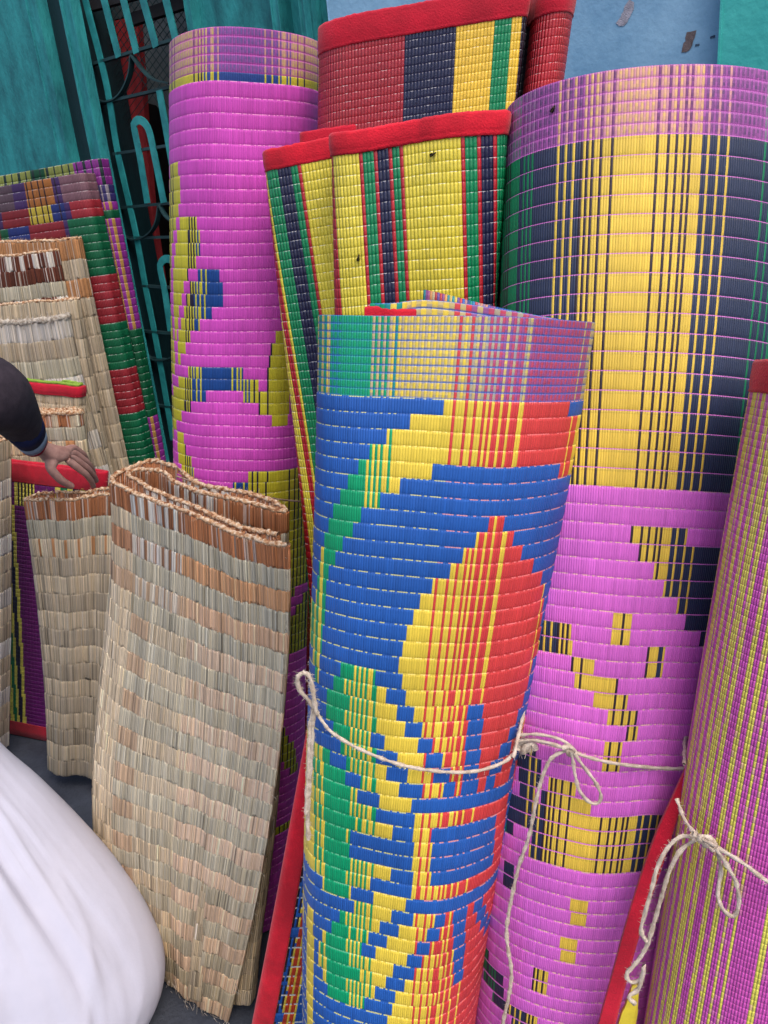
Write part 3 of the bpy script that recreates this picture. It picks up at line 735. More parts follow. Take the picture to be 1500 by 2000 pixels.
hem('red_binding', mt_ly, path, M_HEM, t, 0.027, .0032)
bk = Mat([(590, 262, 1.285), (600, 600, 1.28)], [(700, 246, 1.27), (715, 600, 1.27)], [0.012], auto=False, deg=1, zbot=.3)
path = bk.mkpath(FLAT, 0.006)
weave('inner_fold', bk, M_BASK, t, path, np.full(40, .0128), 0.002, bask_cols([(-9, 'Y')]))
hem('red_binding', bk, path, M_HEM_D, t, 0.03)

# big red, black, yellow and green mat at the top
t = thing('folded_mat', 'red, black, yellow and green glossy folded mat standing highest in the middle', 'mat', (0.1, 1.3, 0))
rl = [(627, 62, 1.33), (625, 180, 1.33), (620, 420, 1.32)]; rr_ = [(1121, -22, 1.29), (1100, 190, 1.28), (1060, 420, 1.27)]
mt_r = Mat(rl, rr_, [0.06, 0.06], auto=False, deg=1)
path = mt_r.mkpath([(-.7, 1), (-.97, .7), (-1, 0), (-.96, -.55), (-.78, -.92), (-.4, -1), (0, -1.0), (.4, -.98), (.58, -.9), (.63, -.72), (.62, -.2), (.66, .35), (.69, .1), (.715, -.45), (.80, -.72), (.9, -.68), (.98, -.3), (1, .2), (.9, .7), (.4, 1), (-.5, 1)], 0.0046)
rows = np.full(int((mt_r.len - .01) / .0108), .0108)
rprof = [(-9, 'R'), (.352, 'N'), (.54, 'W'), (.685, 'G'), (.758, 'W'), (.797, 'K'), (.845, 'r')]  # black edge stripe, widened to paint the shadow inside the fold too
PAL2['R'] = lin((160, 30, 44))
def rsh(q): return .44 * np.interp(q, [0, .3, 1], [0, .055, .1])
weave('mat_sheet', mt_r, M_BASK, t, path, rows, 0.0011, bask_cols(rprof, None, .18), slide=rsh)
hem('red_binding', mt_r, path, M_HEM_D, t, 0.036, .003)

# magenta and yellow roll at the right edge
t = thing('rolled_mat', 'purple and yellow striped basket-weave roll with red top hem at the right edge', 'mat', (0.5, 0.7, 0))
g = [(y, l + 30, l + 30 + w_) for y, l, w_ in ((745, 1472, 452), (900, 1440, 452), (1090, 1400, 454), (1250, 1374, 456), (1450, 1343, 460), (1563, 1319, 464), (1660, 1303, 470), (1820, 1272, 480), (1995, 1247, 492))]
def YR(y): return np.interp(y, [745, 2000], [0.76, 0.68])
mt_rr = Mat([(a, y, YR(y)) for y, a, b_ in g], [(b_, y, YR(y)) for y, a, b_ in g], [0.12, 0.11], deg=3)
path = mt_rr.mkpath(ELL, 0.0030)
rows = np.full(int((mt_rr.len - .01) / .0074), .0074)
def rr_cols(path, nr, k):
    fr = (path[:, 0][:-1] + path[:, 0][1:]) / 4 + 0.5 - .42 * path[:-1, 1] + .085; n_ = len(fr)
    c = np.tile(PAL2['p'], (n_, 1))
    for a, b_ in ((-.4, -.38), (-.3, -.27), (-.2, -.17), (-.12, -.10), (-.05, -.03), (.006, .016), (.024, .036), (.046, .058), (.078, .100), (.124, .147), (.170, .196), (.220, .25), (.295, .322), (.355, .378), (.415, .43), (.455, .468), (.6, .63), (.7, .73), (.8, .83), (.9, .95)):
        c[(fr >= a) & (fr < b_ + .002)] = PAL2['l']
    out = np.repeat(np.repeat(c[:, None, None], nr, 1), k, 2) * jit((n_, nr, 1, 1), 0.06)
    e = np.r_[False, np.any(c[1:] != c[:-1], 1)]
    st = (rng.random((n_, nr)) < .25) & e[:, None]
    out[st] = out[st] * .5 + lin((230, 150, 180)) * .5
    out[:, :, 0] *= .8; out[:, :, k - 1] *= .88
    return np.clip(out, 0, .95)
weave('mat_sheet', mt_rr, M_BASK, t, path, rows, 0.0010, rr_cols, inner=True)
hem('red_binding', mt_rr, path, M_HEM_D, t, 0.03, .0028)
def ribbon(name, La, Ra, mat, parent, th=0.004, n=60, wav=0.0):
    """cloth strip between two photo-traced edges given as (x, y, distance)"""
    A = resample(catmull([P(*q) for q in La], 8), n=n); B = resample(catmull([P(*q) for q in Ra], 8), n=n)
    u = np.linspace(0, 1, 5)[:, None, None]
    G = A[None] * (1 - u) + B[None] * u
    G[..., 1] += wav * np.sin(np.arange(n + 1) * .35)[None]
    G2 = G + np.array([0, th, 0]); G = np.concatenate([G, G2[::-1], G[:1]], 0)
    G[..., 2] = np.maximum(G[..., 2], .002)
    return mesh_np(name, G.reshape(-1, 3), gridF(len(G) - 1, n), mat, parent)
ribbon('red_side_binding', [(1346, 1490, .74), (1318, 1552, .735), (1270, 1660, .72), (1220, 1820, .70), (1176, 1980, .685), (1110, 2240, .66)],
       [(1356, 1500, .735), (1336, 1560, .73), (1304, 1660, .715), (1252, 1820, .695), (1208, 1980, .68), (1150, 2240, .655)], M_HEM_D, t, wav=.0006)
ribbon('yellow_flap', [(1236, 1925, .688), (1222, 1965, .684), (1206, 2010, .679), (1150, 2240, .658)],
       [(1248, 1925, .687), (1246, 1965, .683), (1240, 2010, .678), (1190, 2240, .653)], cloth_mat('yellow_plastic', (206, 186, 60), .4), t)

# mat with a red side binding between straw and blue roll
t = thing('folded_mat', 'flat mat with red side binding squeezed between straw mat and blue roll', 'mat', (-0.1, 1.0, 0))
el = [(607, 1420, 1.00), (579, 1568, .99), (555, 1700, .98), (531, 1835, .97), (497, 2000, .96)]; er = [(760, 1420, .99), (745, 1568, .98), (735, 1700, .97), (715, 1835, .96), (690, 2000, .95)]
mt_e = Mat(el, er, [0.012], auto=False, deg=2)
path = mt_e.mkpath(FLAT, 0.003)
rows = np.full(int((mt_e.len - .01) / .0195), .0195)
def e_cols(path, nr, k):
    fr = (path[:, 0][:-1] + path[:, 0][1:]) / 4 + 0.5; n_ = len(fr)
    pf = np.repeat(fr[:, None], nr, 1)
    Q = dict(PAL); Q['o'] = lin((190, 60, 30))
    base = paint(pf, [(-9, 'Y'), (.27, 'o'), (.32, 'Y'), (.335, 'o'), (.38, 'Y'), (.39, 'B')], [(.2, 'K', .004), (.225, 'B', .005), (.25, 'K', .003)], Q)
    out = coil_colours(base, lin((190, 190, 190)) + 0 * base, .5, .9)
    chk = (rng.random((n_, nr)) < .35) & (fr[:, None] < .27)
    out[chk, 3:5] = PAL['B'] * 1.1
    out[:, ::9][(fr < .27)] = (PAL['B'])
    return out * .9
weave('mat_sheet', mt_e, M_COIL, t, path, rows, 0.003, e_cols)
v = np.linspace(0, mt_e.len - .002, 70)
hp = mt_e.mkpath([(-.9, .9), (-1, 0), (-.98, -.9), (-.85, -1), (-.62, -1)], .004)
G = mt_e.pos(hp, v, .005); G2 = mt_e.pos(hp, v, .001)
G = np.concatenate([G, G2[::-1], G[:1]], 0)
mesh_np('red_side_binding', G.reshape(-1, 3), gridF(len(G) - 1, len(v) - 1), M_HEM, t)

# ------------------------------------------------------------------ straw mats
ST = dict(grn=lin((200, 190, 166)), tan=lin((216, 196, 166)), pnk=lin((232, 202, 174)), brn=lin((182, 118, 78)), org=lin((202, 144, 96)), wht=lin((226, 216, 204)), dbr=lin((104, 54, 38)), gry=lin((198, 180, 154)))
ST_T = np.array([0, .05, .15, .5, .85, .96]); ST_H = np.array([.35, .85, 1, .9, .8, .6])
def straw_cols(rowfn):
    def fn(path, nr, k):
        fr = (path[:, 0][:-1] + path[:, 0][1:]) / 4 + 0.5; n_ = len(fr)
        base = np.zeros((n_, nr, 3)); cl = rng.integers(0, 10 ** 6)
        for q in range(nr): base[:, q] = rowfn(fr, q, n_)
        par = .12 * rng.standard_normal((n_, 2, 1)); j = 1 + .10 * rng.standard_normal((n_, nr, 1)) + par[:, np.arange(nr) % 2]; hue = 1 + np.array([.02, 0, -.04]) * rng.standard_normal((n_, nr, 1))
        grp = np.repeat(1 + .05 * rng.standard_normal((n_ // 4 + 1, nr, 1)), 4, 0)[:n_]
        lt = (rng.random((n_, nr, 1)) < .16) & (base.sum(-1, keepdims=True) < .9)
        base = np.where(lt, base * .45 + ST['wht'] * .55, base)
        base = np.minimum(base * 1.05, .86) * np.clip(j, .55, 1.4) * hue * grp
        out = np.repeat(base[:, :, None, :], k, 2)
        out[:, :, 0] *= 1.02; out[:, :, k - 1] *= .92
        dk = rng.random((n_, nr)) < .05
        out[dk] *= .55
        return np.clip(out, .01, .92)
    return fn
def braid(mt, path, parent, r=0.005, name='braided_rim', lift=0.002, col=None):
    p = mt.pos(path, np.array([0.0]), -0.002)[:, 0]; p[:, 2] += lift
    return tube(name, p[::1], r, col or M_BRAID, parent, seg=8, step=0.0035, rough=.16, smooth_in=False, fuzz=int(len(p) * 1.6))
m, nt, b = new_mat('braided_straw', 0.75, 0.25)
tc = N(nt, 'ShaderNodeTexCoord'); no = N(nt, 'ShaderNodeTexNoise'); no.inputs['Scale'].default_value = 150; no.inputs['Detail'].default_value = 3
nt.links.new(tc.outputs['Object'], no.inputs['Vector'])
cr = N(nt, 'ShaderNodeValToRGB'); e = cr.color_ramp.elements
e[0].position = .32; e[0].color = (*lin((118, 66, 38)), 1); e[1].position = .62; e[1].color = (*lin((206, 184, 158)), 1)
e2 = e.new(.46); e2.color = (*lin((176, 136, 100)), 1)
nt.links.new(no.outputs[0], cr.inputs[0]); nt.links.new(cr.outputs[0], b.inputs['Base Color'])
bp = N(nt, 'ShaderNodeBump'); bp.inputs['Distance'].default_value = .003; nt.links.new(no.outputs[0], bp.inputs['Height']); nt.links.new(bp.outputs[0], b.inputs['Normal'])
M_BRAID = m
M_BRAIDW = noisy_mat('pale_braided_straw', (150, 136, 120), (214, 204, 190), .8, 120, .003, lo_=.4, hi_=.6)

# the big one in front
big = thing('straw_mat', 'large folded straw mat with brown and white top rows, front left beside the white robe', 'mat', (-0.4, 1.2, 0))
bl = [(214, 952, 1.30), (206, 1150, 1.31), (203, 1300, 1.315), (190, 1480, 1.30), (175, 1640, 1.285), (205, 1760, 1.28), (250, 1880, 1.27)]
br = [(560, 1072, 1.0), (556, 1250, 1.03), (551, 1400, 1.05), (545, 1500, 1.06), (525, 1650, 1.075), (500, 1760, 1.08), (480, 1850, 1.085), (442, 2005, 1.09)]
mt_b = Mat(bl, br, [0.062, 0.06, 0.05], auto=False, deg=3)
path = mt_b.mkpath([(x_ - .25 * (y_ + .95), y_ + .95) for x_, y_ in [(.93, -.5), (.4, -.62), (-.1, -.5), (-.6, -.3), (-.86, .1), (-.75, .5), (-.5, .6), (-.3, .3), (.1, .2), (.6, .45), (.9, .62), (.95, .85), (.7, .95), (.2, .72), (-.1, .7), (-.3, 1.1), (-.55, 1.28), (-.78, 1.1), (-.95, .25), (-1.03, -.4), (-.86, -.8), (-.3, -.93), (.4, -.97), (.8, -1), (1, -.95)]], 0.0026)
mt_b.ripple = lambda x, y, v: (.0025 * np.sin(6 * x + 3 * v + 1) + .0009 * np.sin(19 * x - 6 * v), .004 * np.sin(4 * x + 6 * v) + .0015 * np.sin(17 * x - 9 * v))
def big_row(fr, q, n_):
    bands = np.floor(fr * 9 + .5 * q) % 2
    lvl = q % 2
    if lvl == 1:
        c = np.tile(ST['grn'], (n_, 1)); c = np.where((fr > .12)[:, None], c, ST['tan'])
    else:
        t_ = np.clip((q - 1) / 5, 0, 1)
        stripe = (np.sin(fr * 115 + 1.3 * math.sin(q)) > .25) & (fr > .12) & (fr < .47 + .02 * q)
        left = np.where(stripe[:, None], ST['brn'] * .8, ST['wht'])
        left = np.where((fr < .12)[:, None], ST['brn'], left)
        right = np.tile(ST['brn'] * 1.15 if q == 0 else ST['org'] * 1.25, (n_, 1))
        top = np.where((fr < .46)[:, None], left, right)
        low = np.where((fr < .5)[:, None], ST['tan'], ST['pnk'])
        low = np.where(((fr > .13) & (fr < .26))[:, None] & (q > 5), ST['tan'] * .6 + ST['brn'] * .3, low)
        c = top * (1 - t_) + low * t_
    if q > 15:
        w_ = min(1, (q - 15) / 10); dark = (np.sin(fr * 23 + q * 1.1) > .1)
        c = c * (1 - .32 * w_ * dark[:, None]) ; c = c * np.array([1, 1 - .10 * w_, 1 - .22 * w_])
    return c
rows = np.full(int((mt_b.len - .004) / .0385), .0385)
weave('mat_sheet', mt_b, M_STRAW, big, path, rows, 0.0016, straw_cols(big_row), jag=.0009, proft=ST_T, profh=ST_H)
braid(mt_b, path, big, .0042)
tl = Mat([(470, 1380, 1.17), (440, 1500, 1.17), (400, 1700, 1.16), (370, 1960, 1.15)], [(541, 1370, 1.145), (544, 1500, 1.14), (531, 1650, 1.14), (513, 1800, 1.13), (496, 1985, 1.12)], [0.02], auto=False, deg=3)
path2 = tl.mkpath(FLAT, 0.0036)
def tail_row(fr, q, n_): return np.tile((ST['tan'] if q % 2 else ST['gry']) * (.8 if q % 3 else .65), (n_, 1)) * np.array([1, .95, .85])
weave('inner_fold', tl, M_STRAW, big, path2, np.full(int((tl.len - .004) / .0385), .0385), .0016, straw_cols(tail_row), jag=.0007, proft=ST_T, profh=ST_H)

def straw_mat(label, left, right, th, rowfn, parent=None, rowh=.056, tw=.0030, deg=2, rim=None, rimr=.0045, zbot=.004, path_pts=FLAT, group=None, vmax=None):
    t = thing('straw_mat', label, 'mat', tuple((P(*left[0]) + P(*right[0])) / 2 * np.array([1, 1, 0])), group)
    mt_ = Mat(left, right, [th], auto=False, deg=deg, zbot=zbot)
    a1, a2, a3 = rng.uniform(0, 6, 3)
    mt_.ripple = lambda x, y, v: (.003 * np.sin(4 * x + 3 * v + a1) + .0012 * np.sin(15 * x - 7 * v + a2), .004 * np.sin(6 * x + 4 * v + a3))
    path = mt_.mkpath(path_pts, tw)
    rows = np.full(int((mt_.len - .003) / rowh), rowh)
    weave('mat_sheet', mt_, M_STRAW, t, path, rows, .0022, straw_cols(rowfn), jag=.0010, proft=ST_T, profh=ST_H)
    if rim != 'none': braid(mt_, path, t, rimr, col=rim)
    return t, mt_, path
def rowcyc(seq, low=None, sat=1.0):
    def fn(fr, q, n_):
        a = seq[q] if q < len(seq) else (low[q % len(low)] if low else seq[-1])
        if isinstance(a, tuple):
            s_ = np.sin(fr * a[2] + q) > a[3]
            return np.where(s_[:, None], ST[a[0]], ST[a[1]])
        return np.tile(ST[a], (n_, 1)) * sat
    return fn
straw_mat('small grey brown straw mat standing in front of the purple striped mat', [(58, 974, 1.93), (80, 1150, 1.93), (96, 1320, 1.925), (100, 1525, 1.92)], [(232, 962, 1.86), (228, 1300, 1.86), (222, 1530, 1.85)], .03,
          rowcyc(['brn', 'grn', ('org', 'tan', 40, .8), 'gry', 'tan', 'gry'], ['tan', 'gry'], .88), rowh=.052)
straw_mat('straw mat edge standing at the far left of the photo', [(-170, 840, 2.14), (-150, 1200, 2.14), (-140, 1440, 2.14)], [(12, 862, 2.05), (13, 1150, 2.05), (10, 1468, 2.06)], .03, rowcyc(['tan'], ['tan', 'gry', 'wht'], 1.0), rowh=.055, deg=1)

# purple mat with the red hem, under the hand
t = thing('folded_mat', 'purple striped mat with a red hem under the reaching hand', 'mat', (-0.95, 2.15, 0))
mt_p = Mat([(-90, 888, 2.28), (-60, 1380, 2.28)], [(206, 922, 2.06), (190, 1200, 2.07), (165, 1480, 2.08)], [0.012], auto=False, deg=2)
path = mt_p.mkpath(FLAT, .0062)
rows = np.full(int((mt_p.len - .01) / .014), .014)
pp = [(-9, 'v'), (.26, 'l'), (.285, 'G'), (.305, 'l'), (.325, 'N'), (.345, 'l'), (.365, 'v'), (.432, 'l'), (.45, 'K'), (.458, 'l'), (.475, 'K'), (.483, 'l'), (.5, 'K'), (.508, 'l'), (.53, 'K'), (.538, 'l'), (.575, 'v'), (.71, 'l'), (.745, 'G'), (.79, 'l'), (.82, 'N'), (.865, 'l'), (.905, 'v')]
def p_cols(path, nr, k):
    fr = (path[:, 0][:-1] + path[:, 0][1:]) / 4 + 0.5; n_ = len(fr)
    pf = fr[:, None] - np.linspace(0, .11, nr)[None]
    base = paint(pf, [(-9, 'v'), (.285, 'l'), (.32, 'G'), (.345, 'l'), (.365, 'N'), (.395, 'l'), (.42, 'v')], [], PAL2)
    top = paint(fr, [(-9, 'v'), (.44, 'l'), (.58, 'v'), (.71, 'l'), (.745, 'G'), (.79, 'l'), (.82, 'N'), (.865, 'l'), (.905, 'v')], [(.465, 'K', .004), (.49, 'K', .004), (.515, 'K', .004), (.54, 'K', .004), (.56, 'K', .004)], PAL2)
    base[:, :9] = top[:, None]
    out = np.repeat(base[:, :, None, :], k, 2) * jit((n_, nr, 1, 1), .06)
    out[:, :, 0] *= .7; out[:, :, k - 1] *= .8
    return np.clip(out, 0, .95)
weave('mat_sheet', mt_p, M_BASK, t, path, rows, .0022, p_cols)
hem('red_binding', mt_p, path, M_HEM_D, t, .055, .004)
v = np.array([mt_p.len - .05, mt_p.len - .025, mt_p.len - .001]); G = mt_p.pos(path, v, .005)
G2 = mt_p.pos(path, v, .001); G = np.concatenate([G, G2[:, ::-1], G[:, :1]], 1)
mesh_np('bottom_binding', G.reshape(-1, 3), gridF(len(path) - 1, G.shape[1] - 1), M_HEM_D, t)

# the stack of straw mats leaning behind
S1 = rowcyc(['org', 'gry', 'org', 'gry', 'tan', 'gry'], ['tan', 'gry', 'tan', 'gry'], .8)
straw_mat('tallest straw mat of the left stack, orange brown top row', [(-130, 486, 2.50), (-110, 900, 2.50)], [(156, 466, 2.42), (200, 690, 2.42), (246, 905, 2.42), (262, 980, 2.42)], .022, S1, group=None)
straw_mat('second straw mat of the left stack with dark brown rows under a frayed rim', [(-130, 512, 2.46), (-110, 900, 2.46)], [(109, 492, 2.385), (150, 690, 2.385), (200, 915, 2.385)], .02, rowcyc([('wht', 'dbr', 60, .3), 'dbr', 'grn', ('dbr', 'wht', 40, -.6), 'tan', 'gry'], ['tan', 'gry'], .85), rowh=.042)
straw_mat('straw mat with thin brown top row just above the whitish one', [(-130, 610, 2.42), (-110, 900, 2.42)], [(150, 584, 2.35), (178, 740, 2.35), (216, 915, 2.35)], .02, rowcyc(['tan', 'gry', 'tan'], ['tan', 'gry'], .82))
straw_mat('whitish straw mat in the middle of the left stack', [(-130, 640, 2.39), (-110, 900, 2.39)], [(132, 622, 2.315), (170, 790, 2.315), (212, 935, 2.315)], .02, rowcyc(['wht', 'gry', 'grn', 'wht', 'tan'], ['wht', 'gry'], .85), rim=M_BRAIDW, rimr=.009)
t, mtl, pth = straw_mat('straw mat with lime and red cloth edging, low in the left stack', [(-120, 742, 2.35), (-110, 930, 2.35)], [(161, 752, 2.28), (166, 840, 2.28), (175, 960, 2.28)], .018, rowcyc(['tan', 'tan', 'gry'], ['tan', 'gry'], .82), rim='none')
hem('red_binding', mtl, pth, M_HEM_D, t, .030, .007); 
v_ = mtl.pos(pth, np.array([0.0]), -.004)[:, 0]; v_[:, 2] += .006
tube('lime_edging', v_, .005, M_LIME, t, smooth_in=False, rough=.03)
straw_mat('short straw mat with burnt orange braided rim beside the sleeve', [(-120, 820, 2.31), (-110, 960, 2.31)], [(156, 804, 2.24), (168, 880, 2.24), (183, 980, 2.24)], .018, rowcyc([('brn', 'tan', 50, -.4), 'grn', ('org', 'tan', 40, .3), 'tan'], ['tan', 'gry'], .88), rimr=.008, rowh=.04)

# two patterned coiled mats at the back left
def back_cols(rowfn, seam=.4):
    def fn(path, nr, k):
        fr = (path[:, 0][:-1] + path[:, 0][1:]) / 4 + 0.5; n_ = len(fr)
        base = np.zeros((n_, nr, 3))
        for q in range(nr): base[:, q] = rowfn(fr, q, n_)
        return coil_colours(base, base * .5 + .2, seam, .9)
    return fn
def sel(fr, segs):
    out = np.zeros((len(fr), 3))
    for f_, c in segs: out[fr >= f_] = c
    return out
t = thing('folded_mat', 'purple mat with yellow lines and green lower edge, leaning behind the left stack', 'mat', (-1.1, 2.5, 0))
mt_q = Mat([(-140, 372, 2.66), (-120, 800, 2.66)], [(206, 310, 2.54), (216, 380, 2.54), (270, 640, 2.54), (298, 790, 2.54), (318, 905, 2.54)], [0.03], auto=False, deg=2)
path = mt_q.mkpath(FLAT, .0052)
yo = lin((170, 130, 66)); pu = lin((132, 42, 134)); gn = lin((2, 78, 48)); nv = lin((44, 36, 90))
def q_row(fr, q, n_):
    ph = np.sin(fr * 330); ln_ = ph > .5
    if q < 3:
        c = sel(fr, [(-9, pu), (.45, lin((120, 128, 62))), (.62, gn * .8), (.7, lin((120, 128, 62))), (.86, pu * .8)])
        return np.where((np.sin(fr * 160) > .7)[:, None], lin((20, 40, 40)), c)
    if q < 5: return np.where(ln_[:, None], lin((130, 120, 130)), nv)
    if q == 6 or 21 <= q < 33: return np.tile(gn, (n_, 1))
    c = np.where(ln_[:, None], yo, pu); return np.where(((fr > .87) & (fr < .93) & (ph > 0))[:, None], yo * .8, c)
rows = np.full(int((mt_q.len - .01) / .0235), .0235)
weave('mat_sheet', mt_q, M_COIL, t, path, rows, .003, back_cols(q_row))
t = thing('folded_mat', 'dark purple mat with red and green blocks down its right edge, behind the left stack', 'mat', (-1.1, 2.4, 0))
mt_g = Mat([(-140, 392, 2.61), (-120, 800, 2.61)], [(178, 338, 2.48), (196, 450, 2.48), (246, 650, 2.48), (288, 860, 2.48), (302, 930, 2.48)], [0.04], auto=False, deg=2)
path = mt_g.mkpath(FLAT, .0052)
rd = lin((140, 34, 44)); gr_ = lin((4, 86, 54)); bl_ = lin((24, 38, 96)); dp = lin((58, 34, 84)); ylw = lin((170, 150, 50)); orr = lin((150, 92, 40)); mu = lin((112, 78, 88))
def g_row(fr, q, n_):
    if q < 3:
        c = sel(fr, [(-9, lin((78, 60, 70))), (.58, dp), (.66, orr), (.82, dp), (.86, mu)])
    elif q < 5:
        c = sel(fr, [(-9, dp * .8), (.5, rd * .6), (.66, ylw), (.79, bl_), (.86, dp), (.89, rd)])
    elif q < 12: c = sel(fr, [(-9, rd * .7), (.48, gr_ * .7), (.52, bl_), (.64, rd * .7), (.84, dp), (.86, gr_)])
    elif q < 18: c = sel(fr, [(-9, rd * .9)])
    elif q < 24: c = sel(fr, [(-9, rd * .7), (.80, gr_)])
    elif q < 30: c = np.tile(rd * .9, (n_, 1))
    else: c = sel(fr, [(-9, gr_)])
    if q < 5: c = np.where(((np.sin(fr * 190) > .85) & (fr > .62) & (fr < .84))[:, None], lin((40, 20, 30)), c)
    return c
rows = np.full(int((mt_g.len - .01) / .0235), .0235)
weave('mat_sheet', mt_g, M_COIL, t, path, rows, .003, back_cols(g_row))

# ------------------------------------------------------------------ twine
def on(mt_, pts, off=.003):
    q = resample(catmull(pts, 10), step=9.0, dims=2)
    a = np.array([mt_.front(x, y, 0) for x, y in q])
    pd = np.pad(a[:, 1], 4, 'edge')
    mn = np.array([pd[i:i + 9].min() for i in range(len(a))])
    Yd = np.convolve(np.pad(mn, 4, 'edge'), np.ones(9) / 9, 'valid')
    out = []
    for (x, y), Y in zip(q, Yd):
        p = P(x, y, Y); e = np.array([0, 0, H]) - p; out.append(p + e / np.linalg.norm(e) * (off + .0045))
    return out
tw = thing('twine', 'pale jute twine tied round the blue roll with a loop at its left side', 'twine', (0, 0.8, 0))
a = on(mt_blue, [(618, 1392), (632, 1412), (650, 1432), (700, 1462), (780, 1493), (860, 1507), (930, 1506), (985, 1488), (1006, 1466)], .006)
back = mt_blue.pos(mt_blue.mkpath([(1.0, .2), (.7, .75), (0, 1.02), (-.7, .8), (-1.0, .15)], .03), np.array([mt_blue.len - a[0][2] + .004]), .004)[:, 0]
tube('loop_round_roll', a + list(back), .0022, M_TWINE, tw, fuzz=420)
YS = a[0][1]
def fr_(pts, Y0, Y1): return [P(x, y, Y0 + (Y1 - Y0) * i / max(1, len(pts) - 1)) for i, (x, y) in enumerate(pts)]
tube('bow', fr_([(620, 1394), (606, 1372), (590, 1354), (581, 1336), (583, 1320), (594, 1314), (605, 1322), (610, 1342), (614, 1368), (618, 1394)], YS - .005, YS - .01), .0027, M_TWINE, tw, fuzz=240)
tube('strand', fr_([(614, 1375), (611, 1420), (608, 1480), (604, 1540), (601, 1600), (603, 1640)], YS - .004, YS - .02), .0026, M_TWINE, tw, fuzz=260)
tube('strand', fr_([(612, 1380), (606, 1420), (603, 1480), (600, 1545), (598, 1590)], YS - .001, YS - .02), .0024, M_TWINE, tw, fuzz=200)

tw = thing('twine', 'pale jute twine tied in a bow round the pink roll, one long end hanging', 'twine', (0.2, 0.75, 0))
a = on(mt_pink, [(1012, 1447), (1045, 1446), (1085, 1455), (1115, 1468), (1180, 1487), (1250, 1497), (1330, 1501), (1392, 1490)], .010)
back = mt_pink.pos(mt_pink.mkpath([(1.0, .2), (.7, .75), (0, 1.02), (-.7, .8), (-1.0, .15), (-.9, -.4)], .036), np.array([mt_pink.len - a[0][2]]), .004)[:, 0]
tube('loop_round_roll', a + list(back), .0021, M_TWINE, tw, fuzz=420)
tube('upper_strand', on(mt_pink, [(1010, 1436), (1045, 1434), (1082, 1440), (1108, 1452), (1120, 1468)], .012), .0019, M_TWINE, tw, fuzz=60)
tube('knot', on(mt_pink, [(1010, 1462), (1022, 1444), (1034, 1460), (1020, 1468), (1038, 1450), (1046, 1464)], .012), .0042, M_TWINE, tw, rough=.3, fuzz=160)
tube('knot', on(mt_pink, [(1098, 1462), (1112, 1458), (1124, 1470), (1112, 1476), (1106, 1464)], .012), .0028, M_TWINE, tw, fuzz=60)
tube('bow', on(mt_pink, [(1117, 1468), (1121, 1500), (1130, 1540), (1148, 1564), (1166, 1570), (1174, 1556), (1164, 1530), (1142, 1500), (1120, 1470)], .015), .0021, M_TWINE, tw, fuzz=90)
tube('hanging_end', on(mt_pink, [(1112, 1464), (1080, 1478), (1062, 1510), (1048, 1560), (1034, 1630), (1014, 1690), (1000, 1750), (990, 1810), (992, 1850), (999, 1900), (993, 1950), (984, 1990), (978, 2040)], .014), .0024, M_TWINE, tw, fuzz=260)

tw = thing('twine', 'pale jute twine with frayed bow on the purple and yellow roll', 'twine', (0.45, 0.65, 0))
a = on(mt_rr, [(1322, 1560), (1336, 1598), (1360, 1630), (1400, 1655), (1450, 1685), (1500, 1722), (1560, 1750), (1650, 1760), (1740, 1700)], .004)
back = mt_rr.pos(mt_rr.mkpath([(1.0, .1), (.7, .75), (0, 1.02), (-.7, .8), (-1.0, .15)], .03), np.array([mt_rr.len - a[0][2]]), .004)[:, 0]
tube('loop_round_roll', a + list(back), .0022, M_TWINE, tw, fuzz=420)
tube('knot', on(mt_rr, [(1352, 1628), (1372, 1640), (1398, 1652), (1384, 1636), (1362, 1634), (1392, 1660)], .007), .003, M_TWINE, tw, rough=.25, fuzz=120)
tube('bow', on(mt_rr, [(1398, 1655), (1420, 1690), (1438, 1725), (1443, 1765), (1432, 1790), (1412, 1776), (1402, 1745), (1408, 1700), (1402, 1660)], .009), .0023, M_TWINE, tw, fuzz=110)
YQ = a[1][1]
tube('strand', fr_([(1364, 1636), (1330, 1634), (1304, 1656), (1284, 1694), (1272, 1740), (1258, 1790), (1252, 1818), (1262, 1838)], YQ - .03, YQ - .05), .0023, M_TWINE, tw, fuzz=200)
tube('strand', fr_([(1358, 1640), (1330, 1660), (1308, 1700), (1294, 1745), (1278, 1800), (1262, 1850), (1240, 1884), (1224, 1902), (1232, 1918), (1252, 1912), (1258, 1886), (1248, 1930), (1228, 1946), (1240, 1960)], YQ - .035, YQ - .055), .0024, M_TWINE, tw, fuzz=300)
M_CORD = noisy_mat('thin_grey_cord', (120, 96, 84), (150, 128, 112), .8, 80, .0005)
a = on(mt_mag, [(345, 930), (380, 942), (430, 955), (480, 965), (520, 972), (570, 978), (608, 981)], .003)
back = mt_mag.pos(mt_mag.mkpath([(1.0, .0), (.7, .75), (0, 1.02), (-.7, .8), (-1.0, .0)], .03), np.array([mt_mag.len - a[0][2]]), .004)[:, 0]
o = tube('cord', a + list(back), .0016, M_CORD, None)
tag(o, 'thin grey brown cord tied round the magenta roll', 'cord')

